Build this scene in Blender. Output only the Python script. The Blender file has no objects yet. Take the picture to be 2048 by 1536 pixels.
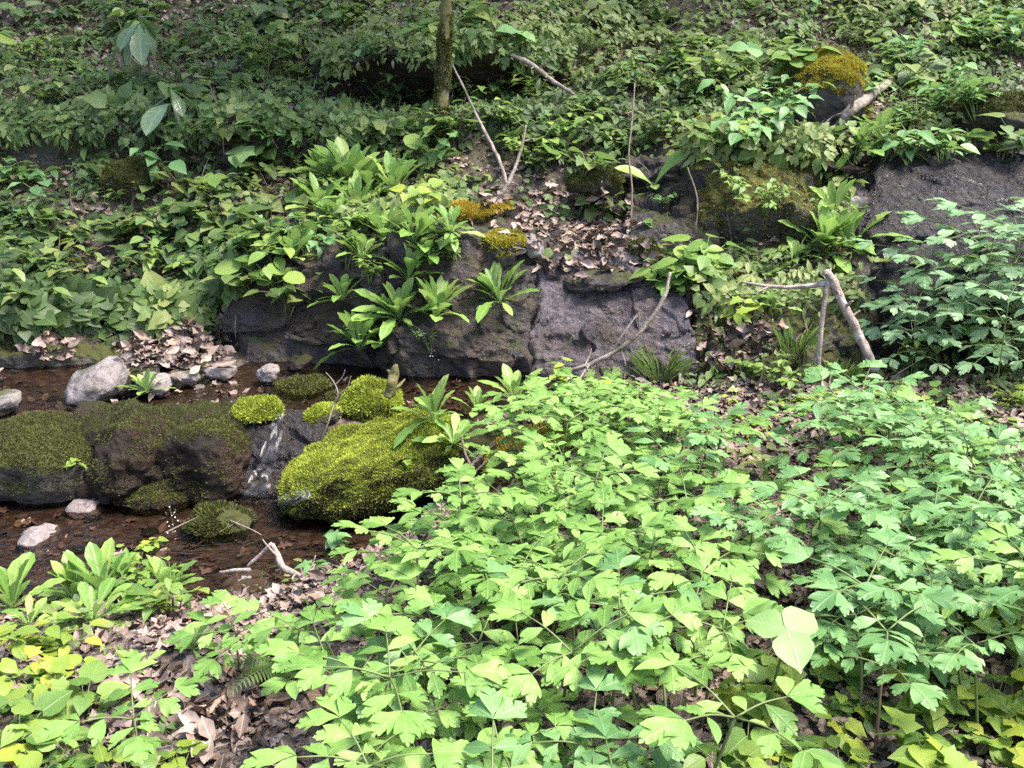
import bpy, bmesh, math, random
import numpy as np
from mathutils import Vector, Matrix, Quaternion
from mathutils.bvhtree import BVHTree

SC = bpy.context.scene
COL = SC.collection
rnd = random.Random(7)
rng = np.random.default_rng(11)

# ------------------------------------------------------------------ camera, sky, sun, exposure
PITCH = math.radians(18.0)
CAMZ = 1.55
FPX = 2000.0                      # focal length in pixels of a 2048 wide frame
cam_d = bpy.data.cameras.new('camera')
cam_d.sensor_width = 36.0
cam_d.lens = 36.0 * FPX / 2048.0
cam_d.clip_start = 0.05
cam_d.clip_end = 300
cam = bpy.data.objects.new('camera', cam_d)
cam.location = (0, 0, CAMZ)
cam.rotation_euler = (math.pi / 2 - PITCH, 0, 0)
COL.objects.link(cam)
SC.camera = cam

SUN_EL, SUN_AZ = math.radians(63), math.radians(102)     # azimuth from +Y towards +X
wd = bpy.data.worlds.new('World')
SC.world = wd
wd.use_nodes = True
nt = wd.node_tree
sky = nt.nodes.new('ShaderNodeTexSky')
sky.sky_type = 'NISHITA'
sky.sun_disc = False
sky.sun_elevation = SUN_EL
sky.sun_rotation = SUN_AZ
sky.air_density = 1.0
sky.dust_density = 3.0
bgn = nt.nodes['Background']
bgn.inputs[1].default_value = 0.15
nt.links.new(sky.outputs[0], bgn.inputs[0])

sun_d = bpy.data.lights.new('sun', 'SUN')
sun_d.energy = 3.0
sun_d.angle = math.radians(20)
sun_d.color = (1.0, 0.95, 0.86)
sun = bpy.data.objects.new('sun', sun_d)
SUNV = Vector((math.sin(SUN_AZ) * math.cos(SUN_EL), math.cos(SUN_AZ) * math.cos(SUN_EL), math.sin(SUN_EL)))
sun.rotation_euler = (-SUNV).to_track_quat('-Z', 'Y').to_euler()
sun.location = (2, 2, 12)
COL.objects.link(sun)

SC.view_settings.view_transform = 'Standard'
SC.view_settings.look = 'None'
SC.view_settings.gamma = 1.0
SC.view_settings.exposure = 1.8
SC.view_settings.use_curve_mapping = False
SC.render.engine = 'CYCLES'
cy = SC.cycles
cy.max_bounces = 6
cy.diffuse_bounces = 3
cy.glossy_bounces = 2
cy.transmission_bounces = 4
cy.transparent_max_bounces = 8
cy.caustics_reflective = False
cy.caustics_refractive = False
cy.use_adaptive_sampling = True
cy.adaptive_threshold = 0.02
cy.use_denoising = False

# ------------------------------------------------------------------ pixel <-> place
SP, CP = math.sin(PITCH), math.cos(PITCH)
UP = np.array([0, SP, CP]); FW = np.array([0, CP, -SP])


def pray(px, py):
    u = (px - 1024) / FPX; v = -(py - 768) / FPX
    return np.array([u, v * SP + CP, v * CP - SP])


def pt(px, py, Y):
    d = pray(px, py)
    return np.array([0, 0, CAMZ]) + d * (Y / d[1])


def ptz(px, py, Z):
    d = pray(px, py)
    return np.array([0, 0, CAMZ]) + d * ((Z - CAMZ) / d[2])


def project(P):
    R = np.asarray(P) - np.array([0, 0, CAMZ])
    dep = R @ FW
    ds = np.where(np.abs(dep) < 1e-3, 1e-3, dep)
    return 1024 + FPX * R[..., 0] / ds, 768 - FPX * (R @ UP) / ds, dep


def inpoly(px, py, poly):
    px = np.asarray(px, float); py = np.asarray(py, float)
    r = np.zeros(px.shape, bool)
    n = len(poly)
    for i in range(n):
        x0, y0 = poly[i]; x1, y1 = poly[(i + 1) % n]
        if y0 == y1:
            continue
        c = ((y0 > py) != (y1 > py)) & (px < (x1 - x0) * (py - y0) / (y1 - y0) + x0)
        r ^= c
    return r


# ------------------------------------------------------------------ noise
def _hash(ix, iy, iz, seed):
    h = (ix.astype(np.uint32) * np.uint32(374761393) + iy.astype(np.uint32) * np.uint32(668265263)
         + iz.astype(np.uint32) * np.uint32(2147483647) + np.uint32(seed * 144665))
    h = (h ^ (h >> np.uint32(13))) * np.uint32(1274126177)
    h = (h ^ (h >> np.uint32(16))) * np.uint32(2246822519)
    h = h ^ (h >> np.uint32(15))
    return (h & np.uint32(0xFFFFFF)).astype(np.float64) / float(0xFFFFFF)


def vnoise(P, seed=0):
    P = np.asarray(P, float)
    I = np.floor(P).astype(np.int64); F = P - I
    F = F * F * (3 - 2 * F)
    out = 0
    for dx in (0, 1):
        for dy in (0, 1):
            for dz in (0, 1):
                w = (F[:, 0] if dx else 1 - F[:, 0]) * (F[:, 1] if dy else 1 - F[:, 1]) * (F[:, 2] if dz else 1 - F[:, 2])
                out = out + w * _hash(I[:, 0] + dx, I[:, 1] + dy, I[:, 2] + dz, seed)
    return out * 2 - 1


def fbm(P, freq, octv=3, seed=0, ridged=False):
    s, a, t = 0, 1.0, 0
    for k in range(octv):
        n = vnoise(np.asarray(P) * freq * (2.03 ** k) + k * 17.3, seed + k)
        if ridged:
            n = 1 - 2 * np.abs(n)
        s = s + a * n; t += a; a *= 0.5
    return s / t


def frac(P, cell, seed, tilt=0.9):
    """Blocky fracture relief: cells with their own offset and tilt, in -1..1 or so."""
    Q = np.asarray(P, float) / np.asarray(cell, float)
    Q = Q + 0.22 * np.stack([vnoise(Q * 2.1, seed + 60 + j) for j in range(3)], 1)
    I = np.floor(Q).astype(np.int64)
    best = np.full(len(Q), 1e9); val = np.zeros(len(Q))
    for dx in (-1, 0, 1):
        for dy in (-1, 0, 1):
            for dz in (-1, 0, 1):
                J = I + np.array([dx, dy, dz])
                h = [_hash(J[:, 0], J[:, 1], J[:, 2], seed + k) for k in range(7)]
                S = J + np.stack(h[:3], 1)
                E = Q - S
                d = (E ** 2).sum(1)
                v = (h[3] * 2 - 1) * 0.8 + tilt * (E[:, 0] * (h[4] - .5) + E[:, 1] * (h[5] - .5) + E[:, 2] * (h[6] - .5)) * 2
                m = d < best
                best = np.where(m, d, best); val = np.where(m, v, val)
    return val


# ------------------------------------------------------------------ materials
def new_mat(name):
    m = bpy.data.materials.new(name)
    m.use_nodes = True
    nt = m.node_tree
    for n in list(nt.nodes):
        nt.nodes.remove(n)
    out = nt.nodes.new('ShaderNodeOutputMaterial')
    return m, nt, out


class N:
    def __init__(s, nt):
        s.nt = nt

    def node(s, t, **kw):
        n = s.nt.nodes.new(t)
        for k, v in kw.items():
            setattr(n, k, v)
        return n

    def link(s, a, b):
        s.nt.links.new(a, b)

    def setin(s, sock, v):
        if hasattr(v, 'is_output'):
            s.link(v, sock)
        else:
            sock.default_value = v

    def math(s, op, a, b=None, clamp=False):
        n = s.node('ShaderNodeMath', operation=op, use_clamp=clamp)
        s.setin(n.inputs[0], a)
        if b is not None:
            s.setin(n.inputs[1], b)
        return n.outputs[0]

    def mix(s, fac, a, b, blend='MIX'):
        n = s.node('ShaderNodeMix', data_type='RGBA', blend_type=blend)
        s.setin(n.inputs[0], fac)
        for i, v in ((6, a), (7, b)):
            if isinstance(v, tuple) and len(v) == 3:
                v = (*v, 1)
            s.setin(n.inputs[i], v)
        return n.outputs[2]

    def noise(s, scale, detail=4, rough=0.55, vec=None, out=0):
        n = s.node('ShaderNodeTexNoise')
        n.inputs['Scale'].default_value = scale
        n.inputs['Detail'].default_value = detail
        n.inputs['Roughness'].default_value = rough
        if vec is not None:
            s.link(vec, n.inputs['Vector'])
        return n.outputs[out]

    def ramp(s, fac, stops):
        n = s.node('ShaderNodeValToRGB')
        e = n.color_ramp.elements
        while len(e) < len(stops):
            e.new(0.5)
        for i, (p, c) in enumerate(stops):
            e[i].position = p
            e[i].color = (*c, 1) if len(c) == 3 else c
        s.link(fac, n.inputs[0])
        return n.outputs[0]

    def maprange(s, v, a, b, c, d):
        n = s.node('ShaderNodeMapRange')
        s.setin(n.inputs[0], v)
        for i, x in enumerate((a, b, c, d)):
            n.inputs[i + 1].default_value = x
        return n.outputs[0]

    def attr(s, name, out='Fac'):
        n = s.node('ShaderNodeAttribute', attribute_name=name)
        return n.outputs[out]

    def bump(s, h, strength, dist=0.01, normal=None):
        n = s.node('ShaderNodeBump')
        n.inputs['Strength'].default_value = strength
        n.inputs['Distance'].default_value = dist
        s.link(h, n.inputs['Height'])
        if normal is not None:
            s.link(normal, n.inputs['Normal'])
        return n.outputs[0]


def leaf_mat(name, stops, trans=0.35, rough=0.45, vein=0.35, per='object', spec=0.4, wear=0.0):
    """Thin leaf: colour ramp over a per-leaf random, veins in relief and tint, light through the blade."""
    m, nt, out = new_mat(name)
    n = N(nt)
    if per == 'object':
        tone = n.node('ShaderNodeObjectInfo').outputs['Random']
    else:
        tone = n.attr('tone')
    geo = n.node('ShaderNodeNewGeometry')
    pos = geo.outputs['Position']
    blotch = n.noise(28, 3, 0.6, pos)
    t2 = n.math('ADD', tone, n.math('MULTIPLY', n.math('SUBTRACT', blotch, 0.5), 0.45), True)
    col = n.ramp(t2, stops)
    uv = n.node('ShaderNodeUVMap').outputs[0]
    sep = n.node('ShaderNodeSeparateXYZ'); n.link(uv, sep.inputs[0])
    ax = n.math('ABSOLUTE', n.math('SUBTRACT', sep.outputs[0], 0.5))
    mid = n.maprange(ax, 0.0, 0.035, 1, 0)
    diag = n.math('SUBTRACT', sep.outputs[1], n.math('MULTIPLY', ax, 0.85))
    saw = n.math('FRACT', n.math('MULTIPLY', diag, 9.0))
    tri = n.math('ABSOLUTE', n.math('SUBTRACT', saw, 0.5))
    side = n.maprange(tri, 0.40, 0.5, 0, 0.8)
    v = n.math('MAXIMUM', mid, side)
    col = n.mix(n.math('MULTIPLY', v, vein), col, n.mix(0.35, col, (0.55, 0.62, 0.34)))
    if wear:
        spots = n.maprange(n.noise(60, 2, 0.5, pos), 0.66, 0.72, 0, wear)
        col = n.mix(spots, col, (0.20, 0.13, 0.04))
    back = n.mix(geo.outputs['Backfacing'], col, n.mix(0.35, col, (0.26, 0.33, 0.2)))
    p = n.node('ShaderNodeBsdfPrincipled')
    n.link(back, p.inputs['Base Color'])
    p.inputs['Roughness'].default_value = rough
    p.inputs['Specular IOR Level'].default_value = spec
    n.link(n.bump(n.math('ADD', v, n.math('MULTIPLY', blotch, 0.8)), 0.35, 0.004), p.inputs['Normal'])
    tr = n.node('ShaderNodeBsdfTranslucent')
    n.link(n.mix(0.45, back, (0.24, 0.42, 0.05), 'MIX'), tr.inputs[0])
    mx = n.node('ShaderNodeMixShader'); mx.inputs[0].default_value = trans
    n.link(p.outputs[0], mx.inputs[1]); n.link(tr.outputs[0], mx.inputs[2])
    n.link(mx.outputs[0], out.inputs[0])
    return m


def dead_mat(name, per):
    m, nt, out = new_mat(name)
    n = N(nt)
    tone = n.node('ShaderNodeObjectInfo').outputs['Random'] if per == 'object' else n.attr('tone')
    col = n.ramp(tone, [(0, (0.040, 0.027, 0.020)), (0.25, (0.105, 0.070, 0.054)), (0.5, (0.185, 0.130, 0.108)), (0.74, (0.28, 0.212, 0.188)), (0.88, (0.21, 0.122, 0.072)), (1, (0.37, 0.305, 0.285))])
    pos = n.node('ShaderNodeNewGeometry').outputs['Position']
    b = n.noise(55, 3, 0.6, pos)
    col = n.mix(n.maprange(b, 0.45, 0.7, 0, 0.65), col, n.mix(0.5, col, (0.07, 0.045, 0.03)))
    uv = n.node('ShaderNodeUVMap').outputs[0]
    sep = n.node('ShaderNodeSeparateXYZ'); n.link(uv, sep.inputs[0])
    ax = n.math('ABSOLUTE', n.math('SUBTRACT', sep.outputs[0], 0.5))
    mid = n.maprange(ax, 0.0, 0.03, 0.6, 0)
    col = n.mix(mid, col, (0.42, 0.32, 0.24))
    p = n.node('ShaderNodeBsdfPrincipled')
    n.link(col, p.inputs['Base Color'])
    p.inputs['Roughness'].default_value = 0.62
    n.link(n.bump(b, 0.5, 0.006), p.inputs['Normal'])
    n.link(p.outputs[0], out.inputs[0])
    return m


def moss_mat(name, stops):
    m, nt, out = new_mat(name)
    n = N(nt)
    pos = n.node('ShaderNodeNewGeometry').outputs['Position']
    t = n.math('ADD', n.math('MULTIPLY', n.attr('tone'), 0.55), n.math('MULTIPLY', n.noise(9, 3, 0.6, pos), 0.45))
    col = n.ramp(t, stops)
    p = n.node('ShaderNodeBsdfPrincipled')
    n.link(col, p.inputs['Base Color'])
    p.inputs['Roughness'].default_value = 0.75
    tr = n.node('ShaderNodeBsdfTranslucent'); n.link(col, tr.inputs[0])
    mx = n.node('ShaderNodeMixShader'); mx.inputs[0].default_value = 0.3
    n.link(p.outputs[0], mx.inputs[1]); n.link(tr.outputs[0], mx.inputs[2])
    n.link(mx.outputs[0], out.inputs[0])
    return m


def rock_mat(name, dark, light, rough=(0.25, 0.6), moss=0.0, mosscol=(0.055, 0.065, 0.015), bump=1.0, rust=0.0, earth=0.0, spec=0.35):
    m, nt, out = new_mat(name)
    n = N(nt)
    pos = n.node('ShaderNodeNewGeometry').outputs['Position']
    nrm = n.node('ShaderNodeNewGeometry').outputs['Normal']
    sep = n.node('ShaderNodeSeparateXYZ'); n.link(nrm, sep.inputs[0])
    a = n.noise(5, 6, 0.65, pos)
    b = n.noise(42, 5, 0.7, pos)
    f = n.noise(150, 3, 0.6, pos)
    col = n.mix(n.maprange(a, 0.35, 0.65, 0, 1), dark, light)
    col = n.mix(n.maprange(b, 0.48, 0.62, 0, 0.7), col, n.mix(0.6, col, (0.018, 0.014, 0.014)))
    col = n.mix(n.maprange(f, 0.60, 0.72, 0, 0.3), col, n.mix(0.4, light, (0.42, 0.38, 0.40)))
    if earth:
        col = n.mix(n.maprange(n.noise(4.1, 5, 0.65, pos), 0.46, 0.60, 0, earth), col, n.mix(b, (0.03, 0.02, 0.014), (0.13, 0.09, 0.068)))
        col = n.mix(n.maprange(n.noise(9.0, 5, 0.7, pos), 0.54, 0.66, 0, earth * 0.8), col, n.mix(b, (0.03, 0.032, 0.010), (0.085, 0.085, 0.022)))
    if rust:
        col = n.mix(n.maprange(n.noise(3.2, 3, 0.5, pos), 0.5, 0.62, 0, rust), col, (0.10, 0.042, 0.018))
    if moss:
        mk = n.math('ADD', n.math('MULTIPLY', sep.outputs[2], 0.5), n.math('SUBTRACT', n.noise(7, 5, 0.65, pos), 0.5))
        mk = n.maprange(mk, 0.52 - moss * 0.5, 0.66 - moss * 0.5, 0, 0.95)
        col = n.mix(mk, col, n.mix(b, n.mix(0.5, mosscol, (0.01, 0.01, 0.004)), mosscol))
    p = n.node('ShaderNodeBsdfPrincipled')
    n.link(col, p.inputs['Base Color'])
    rg = n.maprange(n.noise(16, 4, 0.6, pos), 0.35, 0.65, rough[0], rough[1])
    if moss:
        rg = n.math('MAXIMUM', rg, n.math('MULTIPLY', mk, 0.85))
    n.link(rg, p.inputs['Roughness'])
    vo = n.node('ShaderNodeTexVoronoi'); vo.feature = 'SMOOTH_F1'; vo.inputs['Scale'].default_value = 26; n.link(n.noise(6, 3, .5, pos, 1), vo.inputs['Vector']) if False else n.link(pos, vo.inputs['Vector'])
    h = n.math('ADD', n.math('MULTIPLY', b, 1.3), n.math('MULTIPLY', f, 0.2))
    h = n.math('ADD', h, n.math('MULTIPLY', a, 1.5))
    h = n.math('SUBTRACT', h, n.math('MULTIPLY', vo.outputs['Distance'], 1.4))
    p.inputs['Specular IOR Level'].default_value = spec
    n.link(n.bump(h, 0.9 * bump, 0.03), p.inputs['Normal'])
    n.link(p.outputs[0], out.inputs[0])
    return m


def bark_mat(name, c0, c1, moss=0.0, mosscol=(0.13, 0.12, 0.03), lichen=0.0):
    m, nt, out = new_mat(name)
    n = N(nt)
    pos = n.node('ShaderNodeNewGeometry').outputs['Position']
    a = n.noise(22, 5, 0.7, pos)
    b = n.noise(90, 3, 0.6, pos)
    col = n.mix(n.maprange(a, 0.35, 0.65, 0, 1), c0, c1)
    col = n.mix(n.maprange(b, 0.52, 0.66, 0, 0.6), col, n.mix(0.55, col, (0.03, 0.022, 0.018)))
    if lichen:
        col = n.mix(n.maprange(n.noise(14, 2, 0.5, pos), 0.58, 0.64, 0, lichen), col, (0.42, 0.45, 0.42))
    if moss:
        col = n.mix(n.maprange(n.noise(6, 4, 0.6, pos), 0.6 - 0.35 * moss, 0.72 - 0.35 * moss, 0, 0.95), col, n.mix(b, mosscol, n.mix(0.6, mosscol, (0.02, 0.015, 0.005))))
    p = n.node('ShaderNodeBsdfPrincipled')
    n.link(col, p.inputs['Base Color'])
    p.inputs['Roughness'].default_value = 0.8
    n.link(n.bump(n.math('ADD', a, n.math('MULTIPLY', b, 0.6)), 0.8, 0.01), p.inputs['Normal'])
    n.link(p.outputs[0], out.inputs[0])
    return m


def stem_mat(name, c):
    m, nt, out = new_mat(name)
    n = N(nt)
    pos = n.node('ShaderNodeNewGeometry').outputs['Position']
    col = n.mix(n.noise(30, 3, 0.5, pos), tuple(0.6 * x for x in c), c)
    p = n.node('ShaderNodeBsdfPrincipled')
    n.link(col, p.inputs['Base Color'])
    p.inputs['Roughness'].default_value = 0.55
    n.link(p.outputs[0], out.inputs[0])
    return m


def ground_mat():
    m, nt, out = new_mat('forest_soil')
    n = N(nt)
    pos = n.node('ShaderNodeNewGeometry').outputs['Position']
    rk, ms, wt, lt = n.attr('rock'), n.attr('moss'), n.attr('wet'), n.attr('leafy')
    big = n.noise(3, 5, 0.6, pos); mid = n.noise(18, 5, 0.65, pos); fine = n.noise(70, 4, 0.65, pos)
    vor = n.node('ShaderNodeTexVoronoi'); vor.inputs['Scale'].default_value = 38; n.link(pos, vor.inputs['Vector'])
    soil = n.ramp(mid, [(0.3, (0.012, 0.008, 0.006)), (0.55, (0.036, 0.024, 0.017)), (0.75, (0.07, 0.048, 0.035))])
    flake = n.node('ShaderNodeSeparateColor'); n.link(vor.outputs['Color'], flake.inputs[0])
    crumbs = n.ramp(flake.outputs[0], [(0, (0.05, 0.034, 0.026)), (0.5, (0.19, 0.135, 0.11)), (1, (0.36, 0.28, 0.24))])
    soil = n.mix(n.math('MULTIPLY', lt, n.maprange(fine, 0.4, 0.6, 0.1, 0.9)), soil, crumbs)
    bed = n.ramp(mid, [(0.3, (0.024, 0.016, 0.013)), (0.5, (0.072, 0.047, 0.037)), (0.72, (0.15, 0.108, 0.09))])
    bed = n.mix(n.maprange(flake.outputs[1], 0.7, 0.8, 0, 0.6), bed, (0.17, 0.13, 0.115))
    col = n.mix(wt, soil, bed)
    stone = n.mix(n.maprange(big, 0.38, 0.62, 0, 1), (0.035, 0.03, 0.032), (0.115, 0.098, 0.105))
    stone = n.mix(n.maprange(fine, 0.5, 0.62, 0, 0.7), stone, (0.02, 0.017, 0.016))
    col = n.mix(rk, col, stone)
    mossc = n.mix(fine, (0.02, 0.022, 0.006), (0.11, 0.115, 0.02))
    col = n.mix(n.math('MULTIPLY', ms, n.maprange(mid, 0.35, 0.55, 0.2, 1)), col, mossc)
    p = n.node('ShaderNodeBsdfPrincipled')
    n.link(col, p.inputs['Base Color'])
    r = n.math('SUBTRACT', 0.85, n.math('MULTIPLY', n.math('MAXIMUM', wt, n.math('MULTIPLY', rk, n.math('SUBTRACT', 1.0, ms))), n.maprange(mid, 0.35, 0.65, 0.4, 0.1)))
    n.link(r, p.inputs['Roughness'])
    h = n.math('ADD', n.math('MULTIPLY', mid, 1.2), n.math('ADD', fine, n.math('MULTIPLY', vor.outputs['Distance'], 0.5)))
    n.link(n.bump(h, 0.9, 0.02), p.inputs['Normal'])
    n.link(p.outputs[0], out.inputs[0])
    return m


def water_mat(name, tint, ripple=0.15, scale=14):
    m, nt, out = new_mat(name)
    n = N(nt)
    pos = n.node('ShaderNodeNewGeometry').outputs['Position']
    nz = n.noise(scale, 3, 0.5, pos)
    nm = n.bump(nz, ripple, 0.03)
    tr = n.node('ShaderNodeBsdfTransparent'); tr.inputs[0].default_value = (*tint, 1)
    gl = n.node('ShaderNodeBsdfGlossy'); gl.inputs['Roughness'].default_value = 0.03
    n.link(nm, gl.inputs['Normal'])
    fr = n.node('ShaderNodeFresnel'); fr.inputs[0].default_value = 1.33; n.link(nm, fr.inputs['Normal'])
    mx = n.node('ShaderNodeMixShader')
    n.link(fr.outputs[0], mx.inputs[0]); n.link(tr.outputs[0], mx.inputs[1]); n.link(gl.outputs[0], mx.inputs[2])
    n.link(mx.outputs[0], out.inputs[0])
    return m


def foam_mat(name, cover):
    m, nt, out = new_mat(name)
    n = N(nt)
    geo = n.node('ShaderNodeNewGeometry')
    uv = n.node('ShaderNodeUVMap').outputs[0]
    mp = n.node('ShaderNodeMapping'); n.link(uv, mp.inputs[0]); mp.inputs['Scale'].default_value = (60, 2.2, 1)
    streak = n.noise(1.0, 5, 0.65, mp.outputs[0])
    fac = n.maprange(streak, 0.62 - cover * 0.3, 0.86 - cover * 0.3, 0, 0.3)
    tr = n.node('ShaderNodeBsdfTransparent'); tr.inputs[0].default_value = (0.86, 0.85, 0.84, 1)
    gl = n.node('ShaderNodeBsdfGlossy'); gl.inputs['Roughness'].default_value = 0.4
    nm = n.bump(streak, 0.25, 0.02)
    n.link(nm, gl.inputs['Normal'])
    wet = n.node('ShaderNodeMixShader'); wet.inputs[0].default_value = 0.07
    n.link(tr.outputs[0], wet.inputs[1]); n.link(gl.outputs[0], wet.inputs[2])
    p = n.node('ShaderNodeBsdfPrincipled'); p.inputs['Base Color'].default_value = (0.5, 0.52, 0.56, 1); p.inputs['Roughness'].default_value = 0.3
    n.link(nm, p.inputs['Normal'])
    mx = n.node('ShaderNodeMixShader')
    n.link(fac, mx.inputs[0]); n.link(wet.outputs[0], mx.inputs[1]); n.link(p.outputs[0], mx.inputs[2])
    n.link(mx.outputs[0], out.inputs[0])
    return m


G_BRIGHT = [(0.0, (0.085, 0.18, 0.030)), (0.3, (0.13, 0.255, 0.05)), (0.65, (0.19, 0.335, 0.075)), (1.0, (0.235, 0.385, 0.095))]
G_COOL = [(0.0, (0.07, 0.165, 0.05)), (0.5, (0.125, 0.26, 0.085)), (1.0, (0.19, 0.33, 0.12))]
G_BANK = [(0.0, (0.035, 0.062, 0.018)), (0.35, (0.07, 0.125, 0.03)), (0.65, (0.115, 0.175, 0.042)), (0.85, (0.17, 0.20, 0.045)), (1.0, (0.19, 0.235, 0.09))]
G_YELLOW = [(0.0, (0.15, 0.24, 0.035)), (0.6, (0.235, 0.32, 0.04)), (1.0, (0.34, 0.36, 0.045))]
M = dict(
    cohosh=leaf_mat('cohosh_leaf', G_BRIGHT, 0.33, 0.5, 0.35),
    cool=leaf_mat('cool_green_leaf', G_COOL, 0.3, 0.42, 0.3),
    palecool=leaf_mat('pale_feathery_leaf', [(0, (0.10, 0.20, 0.085)), (0.5, (0.17, 0.29, 0.14)), (1, (0.25, 0.36, 0.20))], 0.3, 0.38, 0.3),
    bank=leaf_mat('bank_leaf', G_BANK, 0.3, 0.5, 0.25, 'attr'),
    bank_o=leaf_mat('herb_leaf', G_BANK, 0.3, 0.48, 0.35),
    herb=leaf_mat('fresh_herb_leaf', [(0, (0.075, 0.155, 0.028)), (0.5, (0.14, 0.235, 0.045)), (1, (0.235, 0.31, 0.06))], 0.33, 0.45, 0.35, wear=0.4),
    yellow=leaf_mat('yellow_green_leaf', G_YELLOW, 0.38, 0.5, 0.4),
    rosette=leaf_mat('rosette_leaf', [(0, (0.10, 0.21, 0.03)), (0.5, (0.175, 0.31, 0.055)), (1, (0.29, 0.39, 0.09))], 0.34, 0.42, 0.55, spec=0.45),
    trillium=leaf_mat('pale_trillium_leaf', [(0, (0.155, 0.27, 0.08)), (1, (0.215, 0.325, 0.12))], 0.25, 0.5, 0.6),
    magnolia=leaf_mat('long_drooping_leaf', [(0, (0.06, 0.11, 0.03)), (0.6, (0.09, 0.15, 0.06)), (1, (0.15, 0.21, 0.12))], 0.22, 0.3, 0.4, spec=0.6),
    fern=leaf_mat('fern_leaf', [(0, (0.05, 0.10, 0.025)), (1, (0.10, 0.17, 0.04))], 0.3, 0.5, 0.0),
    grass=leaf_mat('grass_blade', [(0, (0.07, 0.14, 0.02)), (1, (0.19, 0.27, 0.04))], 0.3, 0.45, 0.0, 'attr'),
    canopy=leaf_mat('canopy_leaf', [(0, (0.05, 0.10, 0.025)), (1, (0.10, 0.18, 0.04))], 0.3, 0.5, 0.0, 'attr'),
    dead=dead_mat('dead_leaf', 'attr'), dead_o=dead_mat('dead_leaf_single', 'object'),
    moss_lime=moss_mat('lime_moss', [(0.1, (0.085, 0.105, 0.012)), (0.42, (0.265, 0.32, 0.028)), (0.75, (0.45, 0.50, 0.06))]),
    moss_gold=moss_mat('golden_moss', [(0.1, (0.12, 0.085, 0.010)), (0.42, (0.34, 0.25, 0.022)), (0.75, (0.56, 0.43, 0.045))]),
    moss_olive=moss_mat('yellow_olive_moss', [(0.1, (0.10, 0.085, 0.010)), (0.42, (0.28, 0.24, 0.025)), (0.75, (0.46, 0.41, 0.05))]),
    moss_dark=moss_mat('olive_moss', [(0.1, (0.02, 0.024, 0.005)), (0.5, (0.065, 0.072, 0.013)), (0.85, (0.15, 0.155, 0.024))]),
    wet=rock_mat('wet_dark_rock', (0.02, 0.016, 0.016), (0.075, 0.062, 0.064), (0.3, 0.75), 0.3, earth=0.8),
    slab=rock_mat('wet_slab_rock', (0.035, 0.029, 0.033), (0.16, 0.132, 0.15), (0.2, 0.6), 0.0, earth=0.55),
    slabdark=rock_mat('dark_wet_slab', (0.007, 0.006, 0.007), (0.028, 0.023, 0.028), (0.2, 0.6), 0.0, earth=0.2, spec=0.45),
    brown=rock_mat('wet_brown_rock', (0.016, 0.011, 0.009), (0.045, 0.03, 0.024), (0.45, 0.8), 0.35, (0.035, 0.038, 0.009), rust=0.15, spec=0.2),
    mossrock=rock_mat('moss_covered_rock', (0.04, 0.035, 0.03), (0.10, 0.085, 0.075), (0.5, 0.8), 0.9, (0.07, 0.075, 0.014)),
    pale=rock_mat('dry_pale_stone', (0.14, 0.115, 0.11), (0.27, 0.23, 0.22), (0.55, 0.8), 0.0, bump=0.6),
    grey=rock_mat('grey_stone', (0.12, 0.105, 0.10), (0.24, 0.205, 0.195), (0.5, 0.8), 0.12, bump=0.7),
    bark=bark_mat('mossy_bark', (0.06, 0.045, 0.035), (0.15, 0.115, 0.085), 0.65),
    wood=bark_mat('weathered_wood', (0.12, 0.09, 0.075), (0.30, 0.245, 0.215), moss=0.25, mosscol=(0.08, 0.08, 0.03)),
    birch=bark_mat('pale_lichen_branch', (0.17, 0.125, 0.105), (0.36, 0.285, 0.255), lichen=0.6),
    root=bark_mat('root_bark', (0.07, 0.05, 0.035), (0.20, 0.15, 0.115)),
    stem=stem_mat('green_stem', (0.13, 0.17, 0.05)), brownstem=stem_mat('brown_stem', (0.13, 0.09, 0.055)),
    ground=ground_mat(),
    water=water_mat('brown_stream_water', (0.50, 0.43, 0.37), 0.5, 26),
    foam=foam_mat('falling_water', 0.4), thin=foam_mat('thin_water_film', 0.0),
    flower=stem_mat('white_flower', (0.75, 0.74, 0.68)),
)


# ------------------------------------------------------------------ mesh helpers
def mesh_tris(name, V, T, uv=None, mat=None, tone=None, smooth=False):
    me = bpy.data.meshes.new(name)
    V = np.asarray(V, np.float32); T = np.asarray(T, np.int32)
    nv, ntri = len(V), len(T)
    me.vertices.add(nv); me.loops.add(ntri * 3); me.polygons.add(ntri)
    me.vertices.foreach_set('co', V.ravel())
    me.loops.foreach_set('vertex_index', T.ravel())
    me.polygons.foreach_set('loop_start', np.arange(0, ntri * 3, 3, dtype=np.int32))
    if smooth:
        me.polygons.foreach_set('use_smooth', np.ones(ntri, bool))
    if uv is not None:
        l = me.uv_layers.new(name='UVMap')
        l.data.foreach_set('uv', np.asarray(uv, np.float32)[T.ravel()].ravel())
    if tone is not None:
        a = me.attributes.new('tone', 'FLOAT', 'POINT')
        a.data.foreach_set('value', np.asarray(tone, np.float32))
    me.update(calc_edges=True)
    if mat is not None:
        me.materials.append(mat)
    return me


def link(name, me, parent=None, loc=None, mat4=None):
    o = bpy.data.objects.new(name, me)
    COL.objects.link(o)
    if parent is not None:
        o.parent = parent
    if mat4 is not None:
        o.matrix_local = mat4
    elif loc is not None:
        o.location = loc
    return o


def tag(o, label=None, cat=None, group=None, kind=None):
    if label: o['label'] = label
    if cat: o['category'] = cat
    if group: o['group'] = group
    if kind: o['kind'] = kind
    return o


def empty(name, loc, rz=0.0, s=1.0, tilt=None):
    o = bpy.data.objects.new(name, None)
    o.empty_display_size = 0.05
    COL.objects.link(o)
    o.location = [float(x) for x in loc]
    o.rotation_euler = (tilt[0] if tilt else 0, tilt[1] if tilt else 0, rz)
    o.scale = (s, s, s)
    return o


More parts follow.
